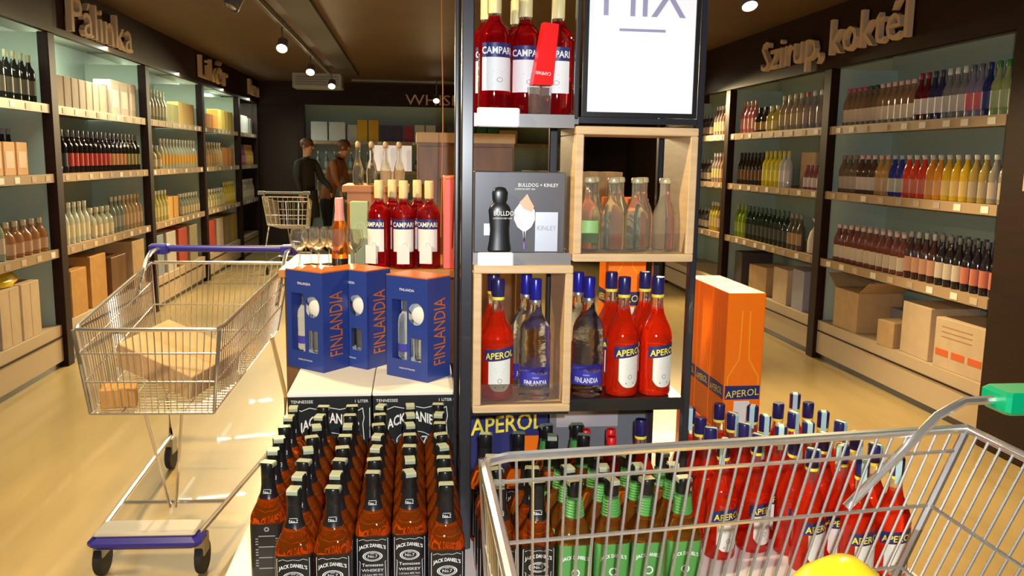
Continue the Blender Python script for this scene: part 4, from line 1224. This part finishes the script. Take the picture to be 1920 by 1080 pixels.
# taller stand with clear bottles and the brown cabinet
s2_ = empty('orange_stand', (-.14, 3.9, 0)); tag(s2_, 'orange brown wooden stand carrying clear carafes and a white card', 'stand')
o_('body', MB().box(-.14, .12, -.15, .15, 0, 1.345), M['orangewood'], s2_)
o_('top_board', MB().bbox(-.16, .13, -.17, .17, 1.345, 1.375, .003), M['orangewood'], s2_)
for k, (x, y) in enumerate(((-.235, 3.82), (-.175, 3.80), (-.115, 3.83), (-.055, 3.81))):
    o = o_('carafe', cached('carafe', lambda: MB().lathe([(.020, 0), (.024, .004), (.025, .06), (.018, .09), (.010, .115), (.010, .155), (.013, .165), (.011, .165), (.008, .150)], 16).mesh('carafe', True)), M['clear'], None, (x, y, 1.3755))
    tag(o, ORD[k] + ' clear carafe towards the brown cabinet on the orange stand', 'carafe', 'carafes on the orange stand')
    o_('stopper', cached('stp', lambda: MB().lathe([(.008, .162), (.012, .168), (.012, .182), (.006, .190)], 12).mesh('stopper', True)), M['wood'], o)
wc = empty('price_card', (-.085, 3.90, 1.3755)); tag(wc, 'white card propped behind the clear carafes', 'card')
o_('sheet', MB().box(-.085, .085, 0, .004, .06, .175), M['white'], wc)
o_('holder', MB().bbox(-.05, .05, -.008, .02, 0, .06, .002), M['wood'], wc)
cb = empty('brown_cabinet', (.16, 4.05, 0)); tag(cb, 'plain dark brown cabinet behind the rack with lighter top', 'cabinet')
o_('body', MB().box(-.135, .30, -.2, .2, 0, 1.565), M['darkwood'], cb)
o_('top_board', MB().bbox(-.14, .305, -.21, .21, 1.565, 1.61, .003), M['card'], cb)
o_('door', MB().bbox(-.13, .295, -.212, -.2, .05, 1.55, .003), M['darkwood'], cb)
for k in range(6):
    c = carton('card_folder', .045, .18, .19, M['card'], (.60 + k * .085, 4.3, 1.2505), .15, ORD[k] + ' upright brown cardboard sleeve from the cabinet, behind the rack', 'brown card sleeves behind the rack')
s3 = empty('sleeve_table', (.82, 4.3, 0)); tag(s3, 'brown wooden table carrying a row of cardboard sleeves', 'table')
o_('top_board', MB().bbox(-.32, .32, -.2, .2, 1.22, 1.25, .003), M['darkwood'], s3)
for sx in (-.28, .28):
    for sy in (-.16, .16): o_('leg', MB().box(sx - .025, sx + .025, sy - .025, sy + .025, 0, 1.22), M['darkwood'], s3)

# hanging cord
cd = o_('hanging_cord', MB().tube([(.105 + .003 * math.sin(k), 2.98 + .002 * k, ZC - k * .13) for k in range(12)], .0022, 6), mat('rust_cord', (.42, .12, .04), .6))
tag(cd, 'thin rust brown cord hanging straight down from the ceiling', 'cord')
bpy.data.objects.remove(lp)

# ------------------------------------------------------------------ ceiling track and spot lamps
tk = empty('lamp_track', (-1.12, 4.8, 2.60)); tag(tk, 'grey ceiling track carrying a line of spot lamps', 'track')
o_('rail', MB().bbox(-.02, .02, -.3, 7.4, 0, .045, .003), M['shelfgrey'], tk)
for k in range(4): o_('bracket', MB().box(-.012, .012, 0 + k * 2.2, .04 + k * 2.2, .045, .05), M['steel'], tk)


def spot(x, y, z, top, aim, label, group, lit=True, power=260):
    s = empty('spot_lamp', (x, y, z)); tag(s, label, 'lamp', group)
    o_('stem', MB().tube([(0, 0, .03), (0, 0, top - z)], .008, 8), M['steel'], s)
    d = (Vector(aim) - Vector((x, y, z))).normalized()
    q = d.to_track_quat('-Z', 'Y').to_euler()
    h = o_('head', MB().lathe([(.030, .07), (.046, .05), (.052, -.05), (.046, -.05), (.044, -.035)], 18, False).mesh('head', True), M['shelfgrey'], s, rot=q)
    o_('bulb', MB().lathe([(.010, .02), (.036, -.005), (.043, -.034), (.030, -.046), (.008, -.05)], 16).mesh('bulb', True), M['lamp'] if lit else M['steel'], h)
    if lit:
        beam('spot_beam', Vector((x, y, z)) + d * .075, aim, power, 105)
    return s


G = 'spot lamps on the ceiling track'
spot(-1.12, 5.75, 2.46, 2.60, (-2.0, 5.0, .5), 'unlit steel spot lamp on the ceiling track', None, False)
spot(-1.12, 7.8, 2.45, 2.60, (-1.2, 5.3, 0), 'first glowing spot lamp towards the back on the ceiling track', G)
spot(-1.12, 9.9, 2.45, 2.60, (-1.2, 7.4, 0), 'second glowing spot lamp towards the back on the ceiling track', G)
spot(-1.06, 11.8, 2.45, 2.60, (-1.1, 9.3, 0), 'third glowing spot lamp towards the back on the ceiling track', G)
spot(.37, 13.0, 2.37, ZC, (.2, 10.6, 0), 'glowing spot lamp before the WHISKY sign', None)
spot(2.02, 5.1, 2.47, ZC, (2.1, 3.6, 0), 'glowing spot lamp over the aisle by the syrup shelves', None, power=230)
spot(2.86, 9.0, 2.30, ZC, (2.4, 6.8, 0), 'glowing spot lamp at the far end of the syrup wall', None)
vb = empty('air_vent', (-1.32, 12.6, 2.44)); tag(vb, 'pale grey ventilation box under the ceiling', 'vent')
o_('housing', MB().bbox(-.34, .34, -.2, .2, 0, .209, .01), cm((.34, .35, .36), .5), vb)
for k in range(4): o_('louvre', MB().box(-.30, .30, -.206, -.2, .04 + k * .035, .055 + k * .035), M['shelfgrey'], vb)

# ------------------------------------------------------------------ shopping carts
def lerp(a, b, t): return tuple(a[i] + (b[i] - a[i]) * t for i in range(3))


WIRE = {}


def wire(parent, p0, p1, r, m):
    """one straight wire; all wires share one unit mesh"""
    me = cached('unit_wire', lambda: MB().tube([(0, 0, 0), (0, 0, 1)], 1.0, 6).mesh('wire', True))
    p0 = Vector(p0); d = Vector(p1) - p0
    o = o_('wire', me, m, parent, p0, d.to_track_quat('Z', 'Y').to_euler()); o.scale = (r, r, d.length)
    return o


def cart(loc, rz, label, P, plastic, grip_w=None, text=None):
    """local y runs from the handle end (0) to the nose (L); local x across"""
    c = empty('shopping_cart', loc, rz); tag(c, label, 'shopping cart')
    ch = M['chrome']
    L, wr, wf = P['L'], P['wr'] / 2, P['wf'] / 2
    zr, zf, br, bf = P['zr'], P['zf'], P['br'], P['bf']
    yr = P.get('lean', .10)                                     # how far the rear panel leans forward at the bottom
    t = .86
    TRL, TRR, TFL, TFR = (-wr, 0, zr), (wr, 0, zr), (-wf, L, zf), (wf, L, zf)
    BRL, BRR, BFL, BFR = (-wr * t, yr, br), (wr * t, yr, br), (-wf * t, L - .02, bf), (wf * t, L - .02, bf)
    r, rw = P.get('r', .008), P.get('rw', .0026)
    cr = .035
    def rc(a, b, d0): return lerp(a, b, d0)
    rim = [TRL, lerp(TFL, TRL, .05), lerp(lerp(TFL, TFR, .06), lerp(TFL, TRL, .015), .5), lerp(TFL, TFR, .08), lerp(TFR, TFL, .08), lerp(lerp(TFR, TFL, .06), lerp(TFR, TRR, .015), .5), lerp(TFR, TRR, .05), TRR]
    o_('rim', MB().tube(rim, r, 8, closed=True).mesh('rim', True), ch, c)
    def panel(name, A, Bq, Cq, D, n, rails):                    # A-B top edge, D-C bottom edge
        p = o_(name, MB().tube([D, Cq], rw * 1.5, 6).mesh(name, True), ch, c)
        for k in range(1, n):
            s = k / n; wire(p, lerp(A, Bq, s), lerp(D, Cq, s), rw, ch)
        for s in rails: wire(p, lerp(A, D, s), lerp(Bq, Cq, s), rw * 1.5, ch)
        wire(p, A, D, r * .8, ch); wire(p, Bq, Cq, r * .8, ch)
        return p
    n = P.get('n', 26)
    panel('side_panel', TRL, TFL, BFL, BRL, n, P['rails'])
    panel('side_panel', TRR, TFR, BFR, BRR, n, P['rails'])
    panel('nose_panel', TFL, TFR, BFR, BFL, max(8, n // 2), P['rails'])
    panel('rear_panel', TRL, TRR, BRR, BRL, max(8, int(n * .62)), P['rails'][1:])
    panel('floor_panel', BRL, BFL, BFR, BRR, n - 4, (.25, .5, .75))
    # handle arms and grip
    hz, hy = P['hz'], P.get('hy', -.12)
    for s in (-1, 1):
        a = (s * wr * .97, .26, zr - .16); b = (s * wr * .97, .075, hz - .03); d_ = (s * wr * .97, .02, hz)
        o_('handle_arm', MB().tube([a, lerp(a, b, .5), b, lerp(b, d_, .6), d_, (s * wr * .97, hy, hz + .005)], .0095, 8).mesh('arm', True), ch, c)
    g = o_('grip', MB().tube([(-wr * .97, hy, hz + .005), (wr * .97, hy, hz + .005)], .016, 12).mesh('grip', True), plastic, c)
    for s in (-1, 1):
        o_('grip_end', MB().bbox(s * wr * .97 - .045, s * wr * .97 + .045, hy - .03, P.get('ge', hy + .03), hz - .022, hz + .026, .008), plastic, g)
    # chassis
    bw = P.get('bw', .19); by = P.get('by', L + .12); zz = .16
    for s in (-1, 1):
        o_('frame_tube', MB().tube([(s * bw, by - .05, zz), (s * wr * .85, -.02, zz), (s * wr * .88, -.03, .35), (s * wr * t, yr + .12, br)], .010, 8).mesh('frame', True), ch, c)
        w_ = o_('fork', MB().bbox(s * bw - .018, s * bw + .018, by - .12, by - .05, .075, zz - .01, .004), M['steel'], c)
        o_('wheel', MB().lathe([(.058, -.014), (.062, -.010), (.062, .010), (.058, .014)], 18).mesh('wheel', True), M['rubber'], w_, (s * bw, by - .09, .0625), (0, PI / 2, 0))
        w_ = o_('fork', MB().bbox(s * wr * .85 - .018, s * wr * .85 + .018, -.05, .02, .075, zz - .01, .004), M['steel'], c)
        o_('wheel', MB().lathe([(.058, -.014), (.062, -.010), (.062, .010), (.058, .014)], 18).mesh('wheel', True), M['rubber'], w_, (s * wr * .85, -.01, .0625), (0, PI / 2, 0))
    o_('cross_bar', MB().tube([(-bw - .02, by - .35, zz), (bw + .02, by - .35, zz)], .008, 8), ch, c)
    o_('bumper', MB().bbox(-bw - .02, bw + .02, by - .10, by, zz - .035, zz + .012, .018), plastic, c)
    o_('tray', MB().bbox(-bw, bw, by - .13, by - .01, zz + .0125, zz + .026, .006), cm((.52, .47, .40), .4), c)
    # wire basket brace down to the chassis
    o_('brace', MB().tube([(-.08, L - .10, bf), (-.02, by - .30, zz)], .006, 6), ch, c)
    o_('brace', MB().tube([(.06, L - .10, bf), (.0, by - .30, zz)], .006, 6), ch, c)
    return c


P1 = dict(L=.99, wr=.63, wf=.50, zr=1.0, zf=.885, br=.70, bf=.575, rails=(.28, .62), hz=1.05, hy=-.10, n=40, by=1.13, bw=.175, rw=.0022)
c1 = cart((-.885, 4.03, 0), PI - math.radians(2.5) + 0.0, 'chrome shopping cart with blue handle and bumper holding a brown carton', P1, M['cartblue'])
# P1's chassis: carton inside the basket
cx = empty('delivery_carton', (-.895, 3.36, .655)); cx.rotation_euler = (math.radians(10), math.radians(17), math.radians(-24)); tag(cx, 'flat brown cardboard carton tilted inside the blue handled cart', 'box')
o_('body', MB().bbox(-.20, .15, -.14, .14, 0, .10, .003), M['card'], cx)
o_('tape', MB().box(-.201, .151, -.02, .02, .1002, .1008), cm((.50, .32, .14), .4), cx)
o2 = carton('small_carton', .12, .11, .07, M['card3'], (-1.06, 3.13, .592), .25, 'small orange brown carton on the floor of the blue handled cart', None)

P2 = dict(L=1.02, wr=.68, wf=.64, zr=.955, zf=.925, br=.56, bf=.50, rails=(.115, .40, .72), hz=1.018, hy=-.19, n=31, by=1.05, bw=.2, lean=.20, r=.0105, rw=.0030, ge=-.045)
c2 = cart((1.155, 1.242, 0), PI / 2, 'chrome shopping cart with green handle in front of the bottle platform', P2, M['cartgreen'])
P3 = dict(L=.85, wr=.56, wf=.46, zr=.98, zf=.88, br=.62, bf=.52, rails=(.3, .65), hz=1.03, hy=-.08, n=16, rw=.004)
c3 = cart((-1.58, 10.9, 0), 0.0, 'distant chrome shopping cart standing in front of the two shoppers', P3, M['grey'])
# yellow bag in the cart
yl = empty('yellow_bag', (.735, 1.30, .535)); tag(yl, 'plump bright yellow bag lying in the green handled cart', 'bag')
b = MB().lathe([(.04, 0), (.085, .02), (.105, .08), (.105, .16), (.090, .22), (.065, .262), (.030, .285), (.006, .290)], 22)
b.v = [(x + .006 * math.sin(9 * z * 10 + x * 40), y * .8 + .005 * math.sin(60 * x), z) for x, y, z in b.v]
o_('bag', b.mesh('bag', True), mat('glossy_yellow', (.95, .66, .02), .28, coat=.3), yl)
o_('printed_mark', MB().patch(.0935, 2.2, 2.6, .215, .222, 2, 4), M['black'], yl)

# ------------------------------------------------------------------ two shoppers at the back
def person(name, label, loc, rz, joints, edges, radii, rules, hair):
    me = bpy.data.meshes.new(name); me.from_pydata(joints, edges, []); me.update()
    o = bpy.data.objects.new(name, me); C.objects.link(o)
    sm = o.modifiers.new('skin', 'SKIN'); sm.use_smooth_shade = True; sm.branch_smoothing = .4
    for i, r in enumerate(radii):
        sv = me.skin_vertices[0].data[i]; sv.radius = r if isinstance(r, tuple) else (r, r); sv.use_root = (i == 0)
    o.modifiers.new('sub', 'SUBSURF').levels = 2
    o.modifiers['sub'].render_levels = 2
    dg = bpy.context.evaluated_depsgraph_get()
    baked = bpy.data.meshes.new_from_object(o.evaluated_get(dg))
    bpy.data.objects.remove(o)
    baked.materials.clear()
    for m_, _ in rules: baked.materials.append(m_)
    for p in baked.polygons:
        c_ = p.center; p.use_smooth = True
        for k, (_, fn) in enumerate(rules):
            if fn(c_): p.material_index = k; break
    b = bpy.data.objects.new(name, baked); C.objects.link(b); b.location = loc; b.rotation_euler = (0, 0, rz)
    tag(b, label, 'person')
    return b


def hand(side, wx, wy, wz, base, joints, edges, radii):
    """five short bent fingers from the palm"""
    pi = len(joints); joints.append((wx, wy, wz - .06)); edges.append((base, pi)); radii.append((.036, .018))
    for k, (dx, ln) in enumerate(((-.030, .055), (-.010, .070), (.010, .066), (.028, .052))):
        a = len(joints); joints.append((wx + dx * .6, wy + dx * .5, wz - .09)); edges.append((pi, a)); radii.append(.010)
        joints.append((wx + dx * .7, wy + dx * .6 - .012, wz - .09 - ln)); edges.append((a, a + 1)); radii.append(.008)
    a = len(joints); joints.append((wx - side * .025, wy - .03, wz - .07)); edges.append((base, a)); radii.append(.011)
    joints.append((wx - side * .025, wy - .045, wz - .115)); edges.append((a, a + 1)); radii.append(.009)


def build_person(bend, arm_l, arm_r, stride):
    by = lambda z: -bend * max(0, z - .95) * 1.0
    J = [(0, 0, .95), (0, by(1.15), 1.15), (0, by(1.36), 1.36), (0, by(1.46) - .01, 1.46), (0, by(1.54) - .02, 1.53), (0, by(1.62) - .03, 1.62), (0, by(1.70) - .02, 1.69)]
    E_ = [(0, 1), (1, 2), (2, 3), (3, 4), (4, 5), (5, 6)]
    Rr = [(.165, .12), (.155, .115), (.19, .115), (.075, .07), (.058, .06), (.082, .095), (.06, .075)]
    for s, (ex, ey, ez, hx, hy, hz) in ((-1, arm_l), (1, arm_r)):
        a = len(J); J += [(s * .20, by(1.40), 1.40), (s * .24 + ex, by(1.15) + ey, 1.14 + ez), (s * .24 + hx, by(1.0) + hy, .92 + hz)]
        E_ += [(2, a), (a, a + 1), (a + 1, a + 2)]; Rr += [.068, .052, .038]
        hand(s, s * .24 + hx, by(1.0) + hy, .92 + hz, a + 2, J, E_, Rr)
    for s in (-1, 1):
        a = len(J); J += [(s * .095, 0, .86), (s * .10, s * stride * .5 - .015, .48), (s * .10, s * stride + .02, .10), (s * .105, s * stride - .05, .045), (s * .11, s * stride - .16, .035)]
        E_ += [(0, a), (a, a + 1), (a + 1, a + 2), (a + 2, a + 3), (a + 3, a + 4)]; Rr += [.095, .062, .044, .045, .035]
    return J, E_, Rr


def face(p, by_, z, m_skin):
    """nose, eyes, mouth and ears as small shaped pieces on the head"""
    y = by_
    o_('nose', MB().lathe([(.014, 0), (.012, .012), (.007, .034), (.003, .044)], 8).mesh('nose', True), m_skin, p, (0, y - .098, z - .035))
    for s in (-1, 1):
        o_('eye', MB().lathe([(.004, -.008), (.010, 0), (.004, .008)], 8).mesh('eye', True), M['black'], p, (s * .030, y - .088, z + .008))
        o_('ear', MB().lathe([(.006, -.028), (.016, -.012), (.018, .012), (.008, .03)], 8).mesh('ear', True), m_skin, p, (s * .083, y + .01, z - .005))
    o_('mouth', MB().bbox(-.022, .022, y - .094, y - .085, z - .060, z - .052, .003), cm((.35, .10, .08), .5), p)


J, E_, Rr = build_person(.04, (-.03, -.04, 0, -.03, -.12, .0), (.03, -.10, 0, .02, -.26, .12), .10)
skinf = lambda c_: c_.z > 1.485
p1 = person('person', 'standing shopper in a long dark coat and dark trousers behind the distant cart', (-1.55, 12.75, 0), math.radians(60), J, E_, Rr,
            [(M['skin'], skinf), (M['skin'], lambda c_: abs(c_.x) > .19 and c_.z < .95 and c_.z > .6), (M['coat'], lambda c_: c_.z > .72), (M['trousers'], lambda c_: True)], None)
face(p1, -.055, 1.63, M['skin'])
o_('hair', MB().lathe([(.088, -.04), (.098, .0), (.096, .04), (.075, .075), (.035, .094), (.004, .098)], 18).mesh('hair', True), M['hair'], p1, (0, -.035, 1.655))
o_('coat_skirt', MB().lathe([(.20, .60), (.195, .75), (.175, .90), (.17, 1.0)], 20, False).mesh('coat_skirt', True), M['coat'], p1)
J, E_, Rr = build_person(.42, (-.02, -.16, .0, .02, -.30, .10), (.02, -.14, .02, -.02, -.30, .06), .06)
p2 = person('person', 'shopper in a rust brown jacket leaning forward beside the dark coated one', (-1.30, 13.25, 0), math.radians(75), J, E_, Rr,
            [(M['skin'], skinf), (M['skin'], lambda c_: abs(c_.x) > .17 and c_.z < .97 and c_.z > .6 and c_.y < -.2), (M['jacket'], lambda c_: c_.z > .86), (M['trousers'], lambda c_: True)], None)
face(p2, -.31, 1.63, M['skin'])
o_('hair', MB().lathe([(.090, -.07), (.100, -.01), (.098, .04), (.075, .075), (.035, .094), (.004, .098)], 18).mesh('hair', True), M['hair'], p2, (0, -.285, 1.652))
